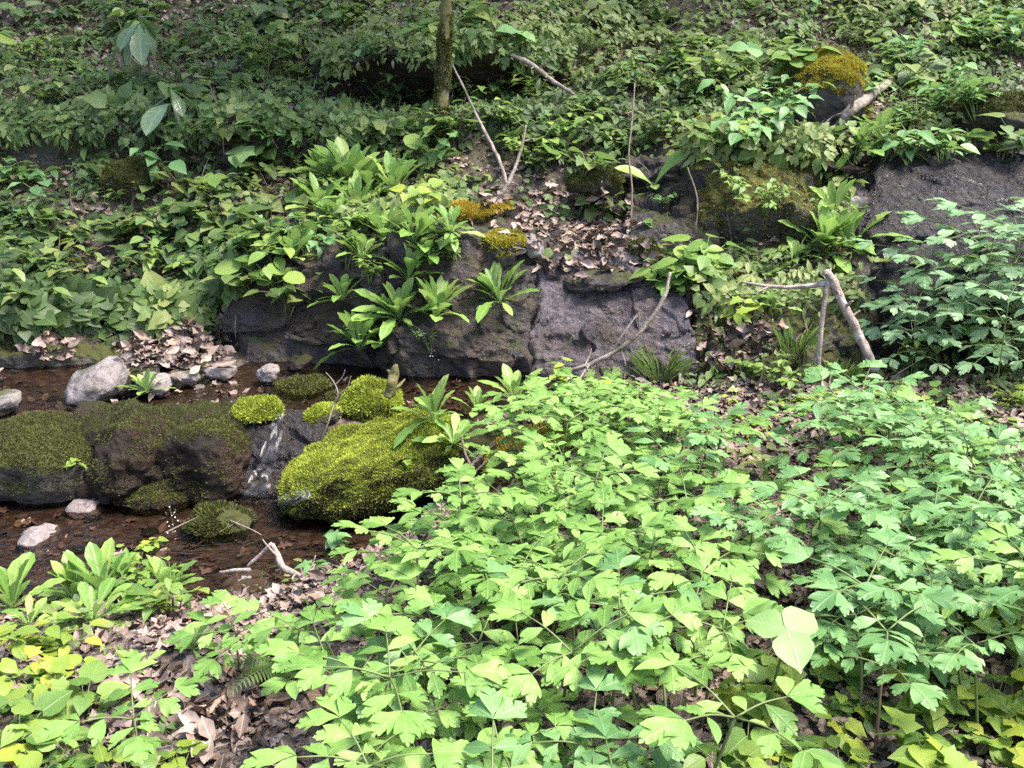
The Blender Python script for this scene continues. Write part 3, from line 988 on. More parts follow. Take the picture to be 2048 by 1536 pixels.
# the big rock masses
def wall(label, x0, x1, y0, y1, mat, seed, out=0.07, nx=210, ny=110, ylim=(4.9, 6.4), cs=1.0, name='rock_outcrop', fa=1.0):
    """A stretch of bedrock exposed in the bank: follows the bank, broken into blocks and beds."""
    gx = np.linspace(x0, x1, nx); gy = np.linspace(y0, y1, ny)
    D = np.empty((ny, nx))
    for j, y in enumerate(gy):
        for i, x in enumerate(gx):
            D[j, i] = min(max(hit(x, y)[0][1], ylim[0]), ylim[1])
    k = 9
    Dp = np.pad(D, k, 'edge')
    Dp = np.stack([np.convolve(r_, np.ones(2 * k + 1) / (2 * k + 1), 'same') for r_ in Dp])
    Dp = np.stack([np.convolve(r_, np.ones(2 * k + 1) / (2 * k + 1), 'same') for r_ in Dp.T]).T
    D = Dp[k:-k, k:-k]
    P = np.array([[pt(x, y, D[j, i]) for i, x in enumerate(gx)] for j, y in enumerate(gy)])
    du = np.gradient(P, axis=1); dv = np.gradient(P, axis=0)
    nn = np.cross(du, dv); nn /= np.linalg.norm(nn, axis=2)[..., None]
    nn = np.where((nn[..., 1:2] > 0), -nn, nn)
    ex = np.minimum(np.arange(nx), np.arange(nx)[::-1]) / (nx * .10); ey = np.minimum(np.arange(ny), np.arange(ny)[::-1]) / (ny * .10)
    Pf = P.reshape(-1, 3)
    tp = np.minimum(ex[None, :], ey[:, None]).ravel() + 0.9 * fbm(Pf, 5, 3, seed + 70)
    tp = np.clip(tp, 0, 1); tp = tp * tp * (3 - 2 * tp)
    f = 0.075 * fa * frac(Pf, (.46 * cs, .46 * cs, .20 * cs), seed) + 0.032 * fa * frac(Pf, (.17 * cs, .17 * cs, .075 * cs), seed + 9) + 0.02 * fbm(Pf * np.array([1, 1, 2]), 7, 4, seed + 20, True) + 0.012 * np.abs(fbm(Pf, 13, 2, seed + 40)) * 2 + 0.006 * fbm(Pf, 30, 3, seed + 30)
    dz = (out + f) * tp - 0.07 * (1 - tp)
    V = Pf + nn.reshape(-1, 3) * dz[:, None]
    idx = np.arange(nx * ny).reshape(ny, nx)
    a, b, c, d = idx[:-1, :-1].ravel(), idx[:-1, 1:].ravel(), idx[1:, 1:].ravel(), idx[1:, :-1].ravel()
    T = np.concatenate([np.stack([a, c, b], 1), np.stack([a, d, c], 1)])
    o = link(name, mesh_tris(name, V - V.mean(0), T, None, M[mat], None, True), loc=V.mean(0))
    tag(o, label, 'rock')
    WALLS.append(o)
    return o


WALLS = []
wall('large wet dark rock face with black cracks at the centre of the stream wall', 1035, 1420, 520, 775, 'slab', 3, 0.10, fa=0.6, cs=1.3)
wall('dark wet rock face under the fleshy rosettes, between the moss wall and the cracked face', 770, 1085, 470, 772, 'wet', 8, 0.07, fa=0.7, cs=1.2)
wall('dark damp mossy rock wall behind the upper pool, beside the dead leaf pile', 455, 810, 495, 745, 'wet', 12, 0.08, fa=0.7, cs=1.2)
rock('rock_outcrop', 'flat dark rock ledge under the orange moss cushion', (820, 425, 1120, 550), 5.45, 1.0, 'wet', 15, 3.8, 0.12, 4, 5, (0.2, 0, 0), 'rock', rid=0.03, block=40)
wall('broad wet purple-grey rock slab sloping down below the fallen log', 1675, 2420, 298, 500, 'slabdark', 22, 0.06, 250, 110, (5.0, 6.8), 1.7, 'rock_slab', 0.4)
wall('lower wet grey rock behind the tall feathery plants', 1715, 2300, 470, 730, 'slabdark', 25, 0.07, 210, 110, (4.8, 6.4), 1.3, 'rock_slab', 0.6)
wall('dark wet recess of rock beside the hanging vine, under the two upright leaves', 1235, 1450, 322, 515, 'wet', 28, 0.06, 130, 110, (5.2, 7.0))
wall('low moss-grown undercut rock along the far end of the upper pool', -160, 470, 628, 745, 'mossrock', 29, 0.06, 230, 60, (4.9, 6.2))
wall('dark rock in the hollow behind the pale trillium of the bank', 430, 720, 235, 345, 'mossrock', 30, 0.05, 120, 50, (6.3, 7.6))
rock('rock_slab', 'flat overhanging stone with a mossy lip above the cracked rock face', (1115, 520, 1305, 550), 5.3, 0.7, 'wet', 31, 4.0, 0.2, 6, 5, (0.1, -0.06, 0), 'rock', block=20)
rc = wall('mossy rock corner under the trailing leafy bush', 1375, 1640, 285, 490, 'mossrock', 33, 0.16, 140, 110, (5.2, 6.8), 0.9)
wall('low dark mossy rock behind the broken pale branch', 1350, 1770, 600, 775, 'mossrock', 36, 0.08, 200, 90, (4.6, 5.8))

# ledge between the two pools
lb = rock('boulder', 'rounded olive-mossy boulder at the end of the lower ledge', (-60, 838, 225, 1000), 4.0, 0.55, 'mossrock', 41, 2.5, 0.12, 3, 5, (0, 0.08, 0), 'boulder')
bb = wall('dark brown wet ledge with rusty underside between mossy boulder and waterfall', 120, 530, 812, 1012, 'brown', 44, 0.07, 230, 110, (3.95, 4.75), 1.4, 'rock_ledge', 0.35)
wf = wall('dark water-worn rock ledge under the small waterfall', 440, 680, 818, 1015, 'slabdark', 47, 0.04, 140, 110, (3.95, 4.75), 1.0, 'rock_ledge', 0.4)
for k_, (bx_, Yk, sd_, lb_) in enumerate((((185, 835, 345, 985), 4.0, 141, 'dark rounded wet boulder next to the olive-mossy boulder in the ledge'), ((320, 850, 500, 1008), 4.02, 147, 'dark rounded wet boulder in the ledge next to the small waterfall'), ((245, 925, 400, 1020), 3.98, 149, 'low dark reddish boulder at the water line below the ledge'))):
    ob = rock('boulder', lb_, bx_, Yk, 0.45, 'brown', sd_, 2.6, 0.26, 4, 5, (0.1, 0.1 * (k_ - 1), 0), 'boulder', block=14)
    moss_on(ob, 9000, 'moss_dark', (0.006, 0.018), 0.1, 140 + k_, 0.1)
mb = rock('boulder', 'large boulder capped with bright lime moss beside the waterfall', (548, 868, 945, 985), 3.82, 0.62, 'mossrock', 52, 2.5, 0.24, 2, 5, (0.10, -0.30, 0.08), 'boulder')
st = rock('boulder', 'blunt boulder draped in golden moss beside the leaning twigs', (965, 862, 1190, 1040), 3.72, 0.5, 'mossrock', 55, 2.4, 0.18, 2, 5, (0, 0, 0), 'boulder')
bk = rock('boulder', 'shaded brown earth-covered rock between the lime and golden moss boulders', (850, 845, 1030, 1030), 3.95, 0.5, 'brown', 57, 2.8, 0.16, 3, 5, (0, 0, 0), 'boulder', block=20)
moss_on(lb, 26000, 'moss_dark', (0.008, 0.018), -0.1, 1)
moss_on(bb, 16000, 'moss_dark', (0.006, 0.014), 0.2, 2, 0.15)
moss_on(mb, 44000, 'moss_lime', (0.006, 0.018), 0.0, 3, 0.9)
moss_on(mb, 16000, 'moss_dark', (0.008, 0.026), -0.5, 33, 0.8, umax=0.25)  # olive moss on the steep sides, also painting their shade
moss_on(st, 20000, 'moss_gold', (0.009, 0.022), -0.5, 4, 0.35)
moss_on(bk, 6000, 'moss_dark', (0.008, 0.02), -0.2, 5, 0.1)
moss_on(rc, 16000, 'moss_olive', (0.008, 0.02), -0.6, 6, 0.0)

small_moss = [
    ((466, 802, 566, 843), 4.36, 0.2, 'moss_lime', 'small round cushion of lime moss at the lip of the upper pool', 4500),
    ((610, 812, 684, 844), 4.36, 0.15, 'moss_lime', 'little lime moss tuft beside the forked bare twig', 2500),
    ((672, 768, 802, 838), 4.45, 0.3, 'moss_lime', 'domed mossy stone with a stub of rotten wood on its side', 7000),
    ((535, 762, 660, 800), 4.75, 0.3, 'moss_dark', 'low moss-speckled stone behind the lime moss cushion', 4500),
    ((640, 785, 800, 850), 4.55, 0.3, 'moss_dark', 'shadowed mossy stone below the rotten stub', 4500),
    ((372, 1018, 512, 1080), 3.72, 0.22, 'moss_dark', 'dark mossy stone standing in the lower pool below the waterfall', 4500),
    ((898, 398, 1028, 458), 5.75, 0.35, 'moss_gold', 'flat cushion of orange-gold moss on the rock ledge', 9000),
    ((966, 462, 1052, 535), 5.35, 0.25, 'moss_olive', 'hanging patch of yellow-olive moss below the orange cushion', 6000),
    ((1555, 100, 1750, 280), 6.75, 0.9, 'moss_olive', 'tall boulder with a yellow moss cap beside the fallen log', 34000),
    ((1258, 480, 1312, 512), 5.5, 0.15, 'moss_dark', 'small green-topped stone beside the pale stone on the ledge', 1500),
    ((205, 318, 330, 420), 6.55, 0.4, 'moss_dark', 'low mossy hump among the bank leaves', 6000),
    ((1900, 180, 2080, 262), 6.5, 0.6, 'moss_dark', 'mossy stone at the top of the wet slab', 6000),
    ((1135, 335, 1250, 395), 6.2, 0.35, 'moss_dark', 'low dark mossy rock above the leaf-strewn ledge', 4500),
]
for i, (bx, Y, dp, mt, lab, cnt) in enumerate(small_moss):
    o = rock('mossy_stone', lab, bx, Y, dp, 'mossrock', 70 + i, 2.3, 0.34, 4, 4, (0.05, rnd.uniform(-.1, .1), 0), 'stone')
    big = 1.1 if Y > 6.3 else 1.0
    moss_on(o, int(cnt * 1.4), mt, (0.007 * big, 0.026 * big), (0.15 if mt == 'moss_olive' else -0.45), 20 + i, patch=0.35, thick=0.22 * big)

stones = [
    ((128, 735, 262, 808), 4.62, 0.28, 'grey', 'leaning grey slab of stone at the edge of the upper pool', (0.2, -0.45, 0.2)),
    ((215, 735, 320, 800), 4.72, 0.3, 'brown', 'dark damp stone propping the leaning grey slab', (0, 0.1, 0)),
    ((403, 730, 470, 757), 4.95, 0.16, 'pale', 'flat pale stone beside the dead leaf pile', (0, 0, 0)),
    ((514, 730, 558, 762), 4.92, 0.12, 'pale', 'small whitish rounded stone in the upper pool', (0, 0, 0)),
    ((342, 742, 402, 768), 4.85, 0.15, 'grey', 'small flat grey stone in front of the flat pale stone', (0, 0.1, 0)),
    ((264, 748, 345, 786), 4.7, 0.2, 'pale', 'low pale stone beneath the small rosette in the upper pool', (0, 0.1, 0.3)),
    ((568, 712, 625, 742), 5.05, 0.16, 'brown', 'brown angular stone at the foot of the dark rock wall', (0, -0.2, 0.4)),
    ((-30, 785, 38, 828), 4.5, 0.22, 'grey', 'grey stone at the far end of the upper pool', (0, 0.1, 0)),
    ((138, 998, 210, 1048), 3.92, 0.2, 'pale', 'pale rounded stone in the lower pool below the brown boulder', (0, 0.1, 0)),
    ((44, 1058, 114, 1102), 3.62, 0.2, 'pale', 'flat-topped pinkish stone near the bank of the lower pool', (0, 0.15, 0)),
    ((440, 1158, 545, 1225), 3.22, 0.26, 'pale', 'reddish-grey stone behind the feathery plants beside the pale crooked twig', (0, 0, 0.2)),
    ((1222, 494, 1290, 534), 5.5, 0.2, 'pale', 'pinkish-white stone lying on the leaf-strewn ledge', (0, 0.1, 0)),
    ((1640, 280, 1735, 325), 6.2, 0.35, 'brown', 'grey stone wedged under the fallen log', (0, 0.3, 0)),
    ((1600, 318, 1730, 336), 6.08, 0.5, 'brown', 'thin flat stone jutting out under the fallen log', (0.05, 0.1, 0)),
    ((1040, 470, 1090, 515), 5.4, 0.18, 'pale', 'pale bluish stone beside the yellow-olive moss patch', (0, 0.2, 0)),
    ((1985, 225, 2090, 262), 6.4, 0.3, 'mossrock', 'flat grey stone on top of the mossy stone above the slab', (0, 0.1, 0)),
    ((400, 1255, 460, 1310), 2.62, 0.2, 'grey', 'pale grey stone half hidden beside the feathery leaves', (0, 0, 0)),
]
for i, (bx, Y, dp, mt, lab, rt) in enumerate(stones):
    rock('stone', lab, bx, Y, dp, mt, 120 + i, 3.2, 0.16, 9, 4, rt, 'stone', block=14)

# pebbles on the stream bed
for i in range(46):
    up_ = i % 2 == 0
    if up_:
        q, nn = hit(rnd.uniform(20, 640), rnd.uniform(735, 815))
    else:
        q, nn = hit(rnd.uniform(20, 560), rnd.uniform(1020, 1180))
    s = rnd.uniform(0.02, 0.055)
    W, T = rock_arrays((s * rnd.uniform(1, 1.7), s * rnd.uniform(1, 1.5), s * 0.7), 300 + i, 2.6, 0.12, 5, 2)
    o = link('pebble', mesh_tris('pebble', W, T, None, M[rnd.choice(['grey', 'brown', 'brown', 'grey'])], None, True), loc=q + np.array([0, 0, s * 0.12]))
    o.rotation_euler = (0, 0, rnd.uniform(0, 6))
    if up_:
        tag(o, 'small brown-grey pebble on the bed of the upper pool', 'pebble', 'pebbles in the upper pool')
    else:
        tag(o, 'small brown-grey pebble on the bed of the lower pool', 'pebble', 'pebbles in the lower pool')

BVH = make_bvh([ground] + ROCKS + WALLS)


# ------------------------------------------------------------------ falling water: strips that follow the rock
def fall(name, label, path, widths, mat, lift=0.012, nu=9):
    C = curve_pts([hit(*p)[0] for p in path], 6)
    Wd = np.interp(np.linspace(0, 1, len(C)), np.linspace(0, 1, len(widths)), widths)
    V, U = [], []
    for i, c in enumerate(C):
        px, py, dep = project(c)
        for k in range(nu):
            t = k / (nu - 1) - 0.5
            q, nn = hit(float(px) + t * Wd[i] * FPX / float(dep), float(py))
            if abs(q[1] - c[1]) > 0.15:
                q = np.array([c[0] + t * Wd[i], c[1], c[2]]); nn = np.array([0, -.7, .7])
            V.append(q + nn * lift * (1 + 0.6 * math.sin(k * 2.3 + i)) + np.array([0, 0, 0.002]))
            U.append((t * Wd[i] * 4 + 0.5, i / len(C) * 3))
    T = []
    for i in range(len(C) - 1):
        for k in range(nu - 1):
            a = i * nu + k
            T += [(a, a + 1, a + nu + 1), (a, a + nu + 1, a + nu)]
    return tag(link(name, mesh_tris(name, V, T, U, M[mat], None, True)), label, 'water', kind='structure')


fall('stream_fall', 'small white trickle falling from the upper pool into the lower pool', [(560, 830), (550, 880), (530, 940), (515, 985), (535, 1012)], [0.04, 0.06, 0.09, 0.12, 0.15], 'thin')
fall('stream_splash', 'white splash of water at the foot of the small fall', [(480, 1010), (530, 1015), (590, 1000), (610, 985)], [0.07, 0.11, 0.12, 0.05], 'foam', 0.02)
fall('stream_fall', 'thin bright water film on the wet slab below the log', [(1690, 372), (1700, 395), (1730, 415), (1760, 430)], [0.06, 0.1, 0.16, 0.14], 'thin', 0.01)

# ------------------------------------------------------------------ scattered cover
def scatter_ground(n, seed, ymin=0.8, ymax=11.0, xmax=5.6):
    r = np.random.default_rng(seed)
    A, B, C = GP[GT[:, 0]], GP[GT[:, 1]], GP[GT[:, 2]]
    fn = np.cross(B - A, C - A); ar = np.linalg.norm(fn, axis=1); fn = fn / (ar[:, None] + 1e-12)
    fn = np.where(fn[:, 2:3] < 0, -fn, fn)
    cen = (A + B + C) / 3
    lim = np.minimum(xmax, 1.6 + cen[:, 1] * 0.58)
    w = ar * (cen[:, 1] > ymin) * (cen[:, 1] < ymax) * (np.abs(cen[:, 0]) < lim)
    k = r.choice(len(GT), n, p=w / w.sum())
    u, v = r.random(n), r.random(n)
    f = u + v > 1; u[f], v[f] = 1 - u[f], 1 - v[f]
    return A[k] + (B - A)[k] * u[:, None] + (C - A)[k] * v[:, None], fn[k], r


def densities(P):
    px, py, dep = project(P)
    Y = P[:, 1]
    g = np.where(py < 760, 0.78, 0.55)
    l = np.where(py < 760, 1.5, 1.7)
    g = np.where(dep < 0.5, 0.6, g)
    for poly, gg, ll in ((P_LOWPOOL, 0.0, 0.18), (P_LEDGE, 0.0, 0.02), (P_UPPOOL, 0.0, 0.2), (P_LWALL, 0.06, 0.1), (P_CENTRE, 0.0, 0.03),
                         (P_DARKLEDGE, 0.15, 0.5), (P_DEBRIS, 0.06, 2.6), (P_PILE, 0.05, 6.0), (P_SLAB, 0.0, 0.02), (P_HOLLOW, 0.04, 0.15), (P_HOLLOWL, 0.2, 0.4), (P_RLITTER, 0.5, 2.4)):
        m = inpoly(px, py, poly)
        g = np.where(m, gg, g); l = np.where(m, ll, l)
    return g, l, px, py, dep


def inside_rock(P, margin=0.0):
    """True for ground points that lie under one of the rocks."""
    out = np.zeros(len(P), bool)
    for o in ROCKS:
        c = np.array(o.location); d = np.array(o.dimensions) * 0.5
        bb = np.array(o.bound_box)
        lo, hi = bb.min(0) + c, bb.max(0) + c
        s = (hi - lo) / 2 + margin; m = (hi + lo) / 2
        q = (P - m) / s
        out |= (q ** 2).sum(1) < 0.9
    return out


bpy.context.view_layer.update()


def lip_points(r):
    """spots along the brink of the undercuts, where growth hangs over"""
    out = []
    for ln, lo, hi, n in ((11, -200, 1120, 420), (13, 640, 1150, 170), (8, -250, 480, 260), (8, 1360, 1720, 60), (9, 640, 900, 60), (10, 1380, 1700, 60)):
        Q = np.array(LINES[ln], float)
        for x in r.uniform(lo, hi, n):
            y = np.interp(x, Q[:, 0], Q[:, 1])
            q, nn = hit(x, y + r.uniform(-22, 16))
            out.append(np.concatenate([q, nn]))
    return np.array(out)


def ground_cover():
    P, nn, r = scatter_ground(17500, 2, 1.0, 10.8)
    g, l, px, py, dep = densities(P)
    patch = np.clip(0.7 + 2.3 * fbm(P, 2.2, 3, 77), np.where(P[:, 1] > 7.2, 0.3, 0.08), 1.0)
    ok = (r.random(len(P)) < g * patch) & ~inside_rock(P)
    ok &= ~((P[:, 1] < 4.6) & (r.random(len(P)) < 0.72))
    E = lip_points(r)
    P = np.vstack([P[ok], E[:, :3]]); nn = np.vstack([nn[ok], E[:, 3:]])
    lip = np.arange(len(P)) >= ok.sum()
    px, py, dep = project(P)
    spn = fbm(P, 0.9, 2, 55) + 0.35 * r.normal(size=len(P))          # kinds grow in drifts
    tone0 = 0.45 + 1.15 * fbm(P, 1.1, 3, 66)
    b = Batch()
    for i in range(len(P)):
        near = P[i, 1] < 4.7
        s_ = spn[i]
        kind = 'l4w' if s_ < -0.25 else ('l4' if s_ < 0.1 else ('l5' if s_ < 0.3 else 'l4n'))
        lush = (px[i] < 480) and (420 < py[i] < 680)
        ls = r.uniform(0.038, 0.086) * (1.3 if lush else 1.0) * (0.8 if near else 1)
        if r.random() < 0.12:
            ls *= r.uniform(1.4, 2.1)
        R = r.uniform(0.05, 0.13); H = r.uniform(0.03, 0.15) * (0.6 if near else 1.0)
        m = int(r.integers(6, 15)) if not near else int(r.integers(4, 9))
        a = r.random(m) * 6.283; q = np.sqrt(r.random(m)) * R
        up = 0.5 * np.array([0, 0, 1.0]) + 0.5 * nn[i]
        if lip[i]:
            up = 0.35 * np.array([0, 0, 1.0]) + np.array([0, -0.75, 0])
        up = up / np.linalg.norm(up)
        e1 = np.cross(up, [0.0, 1.0, 0.1]); e1 /= np.linalg.norm(e1); e2 = np.cross(up, e1)
        outd = np.cos(a)[:, None] * e1 + np.sin(a)[:, None] * e2
        hh = H * (1.05 - (q / R) ** 2 * 0.7) * r.uniform(0.6, 1.1, m)
        pos = P[i] + outd * q[:, None] + up * hh[:, None] + np.array([0, 0, 0.012])
        y = outd + 0.35 * r.normal(size=(m, 3)) - np.array([0, 0.1, 0.25])
        z = up * 0.9 + outd * 0.25 + np.array([0, -0.25, 0.35]) + 0.33 * r.normal(size=(m, 3))
        base = np.clip(tone0[i] + r.normal(0, 0.14) + (0.05 if lush else 0), 0, 1)
        b.add(kind, pos, y, z, ls * r.uniform(0.6, 1.15, m), np.clip(base + r.normal(0, 0.13, m), 0, 1))
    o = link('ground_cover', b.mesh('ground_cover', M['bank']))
    tag(o, 'mass of small green leaves carpeting the bank', 'ground cover', kind='stuff')


ground_cover()


def leaf_litter():
    P, nn, r = scatter_ground(44000, 5, 0.9, 10.0)
    g, l, px, py, dep = densities(P)
    ok = (r.random(len(P)) < np.clip(l / 2.2, 0, 1)) & ~inside_rock(P, -0.05)
    P, nn = P[ok], nn[ok]
    n = len(P)
    kinds = np.array(['oak', 'beech', 'curl', 'scrap', 'rolled'])[r.choice(5, n, p=[.15, .25, .2, .18, .22])]
    size = r.uniform(0.028, 0.075, n)
    a = r.random(n) * 6.283
    y = np.stack([np.cos(a), np.sin(a), r.normal(0, .25, n)], 1)
    z = nn + 0.4 * r.normal(size=(n, 3))
    tone = np.clip(r.beta(2.2, 2.0, n) * 0.95, 0, 1)
    P = P + nn * r.uniform(0.004, 0.022, n)[:, None]
    b = Batch()
    for k in ('oak', 'beech', 'curl', 'scrap', 'rolled'):
        m = kinds == k
        b.add(k, P[m], y[m], z[m], size[m], tone[m])
    P2, n2, r2 = scatter_ground(30000, 15, 1.0, 5.0, 3.6)
    g, l, px, py, dep = densities(P2)
    ok = (r2.random(len(P2)) < np.clip(l / 2.0, 0, 1)) & ~inside_rock(P2, -0.05) & (py < 1750)
    P2, n2 = P2[ok], n2[ok]; n = len(P2)
    a = r2.random(n) * 6.283
    y = np.stack([np.cos(a), np.sin(a), r2.normal(0, .12, n)], 1)
    z = n2 + 0.22 * r2.normal(size=(n, 3))
    kk = r2.choice(4, n, p=[.12, .3, .28, .3])
    P2 = P2 + n2 * r2.uniform(0.002, 0.012, n)[:, None]
    for j, k in enumerate(('oak', 'beech', 'curl', 'scrap')):
        m = kk == j
        b.add(k, P2[m], y[m], z[m], r2.uniform(0.025, 0.065, m.sum()), np.clip(r2.beta(1.6, 2.2, m.sum()), 0, 1))
    # a heap of dry leaves at the foot of the wall, litter on the rock ledge
    extra = []
    for poly, num, lift in ((P_PILE, 420, 0.07), (P_DEBRIS, 420, 0.02), ([(1395, 640), (1530, 600), (1535, 690), (1420, 740)], 160, 0.02),
                            ([(300, 1360), (560, 1360), (520, 1480), (250, 1500)], 260, 0.02), ([(60, 655), (140, 650), (150, 700), (70, 700)], 60, 0.02)):
        xs = [p[0] for p in poly]; ys = [p[1] for p in poly]
        c = 0
        while c < num:
            x, yv = r.uniform(min(xs), max(xs)), r.uniform(min(ys), max(ys))
            if inpoly([x], [yv], poly)[0]:
                q, m_ = hit(x + r.normal(0, 22), yv + r.normal(0, 12))
                extra.append((*(q + m_ * r.uniform(0.005, lift)), *m_)); c += 1
    E = np.array(extra); n = len(E)
    a = r.random(n) * 6.283
    y = np.stack([np.cos(a), np.sin(a), r.normal(0, .3, n)], 1)
    z = E[:, 3:] + 0.7 * r.normal(size=(n, 3))
    kk = r.choice(4, n, p=[.2, .2, .25, .35])
    for j, k in enumerate(('oak', 'beech', 'curl', 'rolled')):
        m = kk == j
        b.add(k, E[m, :3], y[m], z[m], r.uniform(0.05, 0.105, m.sum()), np.clip(r.beta(2.0, 2.0, m.sum()), 0, 1))
    o = link('leaf_litter', b.mesh('leaf_litter', M['dead']))
    tag(o, 'layer of small dry brown and pinkish fallen leaves', 'leaf litter', kind='stuff')


leaf_litter()


def dry_stalks():
    P, nn, r = scatter_ground(2600, 19, 4.4, 10.0)
    g, l, px, py, dep = densities(P)
    ok = (r.random(len(P)) < g) & ~inside_rock(P)
    P, nn = P[ok], nn[ok]; n = len(P)
    b = Batch()
    y = nn + 0.9 * r.normal(size=(n, 3)) * np.array([1, .6, .6]) + np.array([0, -.3, .2])
    b.add('l4n', P, y, r.normal(size=(n, 3)), r.uniform(0.10, 0.26, n), np.clip(r.normal(.6, .2, n), 0, 1), width=0.09)
    o = link('dry_stalks', b.mesh('dry_stalks', M['dead']))
    tag(o, 'thin dry stalks and stems among the bank leaves', 'stalks', kind='stuff')


dry_stalks()


def bank_moss():
    P, nn, r = scatter_ground(70000, 9, 4.0, 9.5)
    g, l, px, py, dep = densities(P)
    w = np.clip((fbm(P, 1.6, 3, 21) - 0.0) * 3, 0, 1)
    w = np.where(inpoly(px, py, P_LWALL), 0.8, w)
    w = np.where((px < 480) & (640 < py) & (py < 730), 0.9, w)
    w = np.where(inpoly(px, py, P_UPPOOL) | inpoly(px, py, P_LOWPOOL) | inpoly(px, py, P_SLAB), 0.0, w)
    ok = (r.random(len(P)) < w) & ~inside_rock(P)
    P, nn = P[ok], nn[ok]; n = len(P)
    b = Batch()
    b.add('blade', P, nn + 0.6 * r.normal(size=(n, 3)) + np.array([0, 0, .3]), r.normal(size=(n, 3)), r.uniform(0.010, 0.026, n), np.clip(r.normal(.5, .2, n), 0, 1), width=1.4)
    o = link('moss', b.mesh('moss', M['moss_dark'], False))
    tag(o, 'dark olive moss growing over the soil of the bank', 'moss', kind='stuff')


bank_moss()


# ------------------------------------------------------------------ wood: trunk, log, branches, twigs, roots
def wood(name, label, strands, mat, cat='branch', sides=8, rough=0.4, group=None, partname='side_branch', spurs=True):
    """First strand is the main piece, the others grow out of it as its parts. A strand: [(px, py, Y, radius)...]"""
    root = None
    for i, s in enumerate(strands):
        P = curve_pts([pt(a, b, c) for a, b, c, _ in s], 6)
        R = np.interp(np.linspace(0, 1, len(P)), np.linspace(0, 1, len(s)), [q[3] for q in s])
        base = P[0].copy() if root is None else None
        if root is None:
            org = P[0].copy()
        V, T = tube_arrays(P - org, R, sides, i + len(name), rough)
        me = mesh_tris(name if i == 0 else partname, V, T, None, M[mat], None, True)
        if i == 0:
            root = tag(link(name, me, loc=org), label, cat, group)
            if spurs and R.max() >= .007:
                rs = random.Random(len(label) * 7 + int(org[0] * 100))
                for k in range(rs.randint(3, 6)):
                    j = rs.randint(1, len(P) - 2)
                    tn = P[j + 1] - P[j]; tn /= np.linalg.norm(tn) + 1e-9
                    sd = np.cross(tn, [rs.gauss(0, 1), rs.gauss(0, 1), rs.gauss(0, 1)]); sd /= np.linalg.norm(sd) + 1e-9
                    dr = sd + tn * rs.uniform(-.3, .9)
                    ln_ = rs.uniform(.02, .11)
                    pp = curve_pts([P[j] - org, P[j] - org + dr * ln_ * .6, P[j] - org + dr * ln_ + np.array([0, 0, rs.uniform(-.02, .02)])], 3)
                    V2, T2 = tube_arrays(pp, np.linspace(R[j] * .45, R[j] * .12 + .0006, len(pp)), 5, k, .3)
                    link('twig_spur', mesh_tris('twig_spur', V2, T2, None, M[mat], None, True), root)
        else:
            link(partname, me, root)
    return root


def hy(px, py, off=0.0):
    """distance at which the line of sight through a spot meets the ground or a rock"""
    return float(hit(px, py)[0][1]) - off


# slender mossy tree on the bank; its unseen crown above the view is enlarged to shade the bank
tp = [(880, 262, 7.02), (884, 200, 7.04), (888, 100, 7.08), (892, 0, 7.12)]
tb = [pt(*q) for q in tp]
tb = [tb[0] + np.array([-0.02, 0.02, -0.18])] + tb + [tb[-1] + np.array([0.05, 0.03, 1.2]), tb[-1] + np.array([0.0, -0.1, 2.6]), tb[-1] + np.array([0.15, -0.2, 4.2])]
P = curve_pts(tb, 8)
R = np.interp(np.linspace(0, 1, len(P)), [0, .12, .3, .6, 1], [0.085, 0.052, 0.042, 0.036, 0.016])
org = P[0].copy()
tree = tag(empty('slender_tree', org), 'slender tree with moss-flecked trunk standing on the bank ledge', 'tree')
V, T = tube_arrays(P - org, R, 12, 3, 0.22)
trunk = link('trunk', mesh_tris('trunk', V, T, None, M['bark'], None, True), tree)
for i in range(7):
    a = i / 7 * 6.283 + 0.3
    end, _ = drop(org[0] + 0.28 * math.cos(a), org[1] + 0.22 * math.sin(a) - 0.05)
    pth = curve_pts([P[3] - org, (P[1] - org) * 0.5 + (end - org) * 0.45 + np.array([0, 0, 0.02]), end - org - np.array([0, 0, .03])], 5)
    V, T = tube_arrays(pth, np.linspace(0.035, 0.012, len(pth)), 6, i, 0.3)
    link('root', mesh_tris('root', V, T, None, M['bark'], None, True), trunk)
cb = Batch()
r = np.random.default_rng(4)
for k in range(30):
    s = P[int(len(P) * r.uniform(0.68, 0.99))]
    d = r.normal(size=3); d[2] = abs(d[2]) * 0.5; d /= np.linalg.norm(d)
    e = s + d * r.uniform(0.6, 1.8)
    pth = curve_pts([s - org, (s + e) / 2 - org + np.array([0, 0, .1]), e - org], 4)
    V, T = tube_arrays(pth, np.linspace(0.016, 0.004, len(pth)), 5)
    link('limb', mesh_tris('limb', V, T, None, M['bark'], None, True), trunk)
    n = 150
    t = r.random(n)
    pos = (s + (e - s) * t[:, None]) + r.normal(size=(n, 3)) * 0.22 - org
    cb.add('l4', pos, r.normal(size=(n, 3)) - [0, 0, .4], r.normal(size=(n, 3)) * .5 + [0, 0, 1], r.uniform(.09, .15, n), r.random(n))
tm = Batch()
n = 9000
ti = r.integers(0, int(len(P) * .55), n); an = r.random(n) * 6.283
dirs = np.stack([np.cos(an), np.sin(an), np.zeros(n)], 1)
pm = P[ti] + (P[ti + 1] - P[ti]) * r.random(n)[:, None]
keep = fbm(pm + dirs * .06, 6, 2, 3) > -0.15
tm.add('blade', (pm - org + dirs * (R[ti] * .95)[:, None])[keep], (dirs + r.normal(size=(n, 3)) * .5)[keep], r.normal(size=(n, 3))[keep], r.uniform(.012, .03, n)[keep], r.random(n)[keep], width=1.2)
tmo = link('moss', tm.mesh('moss', M['moss_dark'], False), trunk); tmo['kind'] = 'stuff'
crown = link('crown', cb.mesh('crown', M['canopy']), tree)
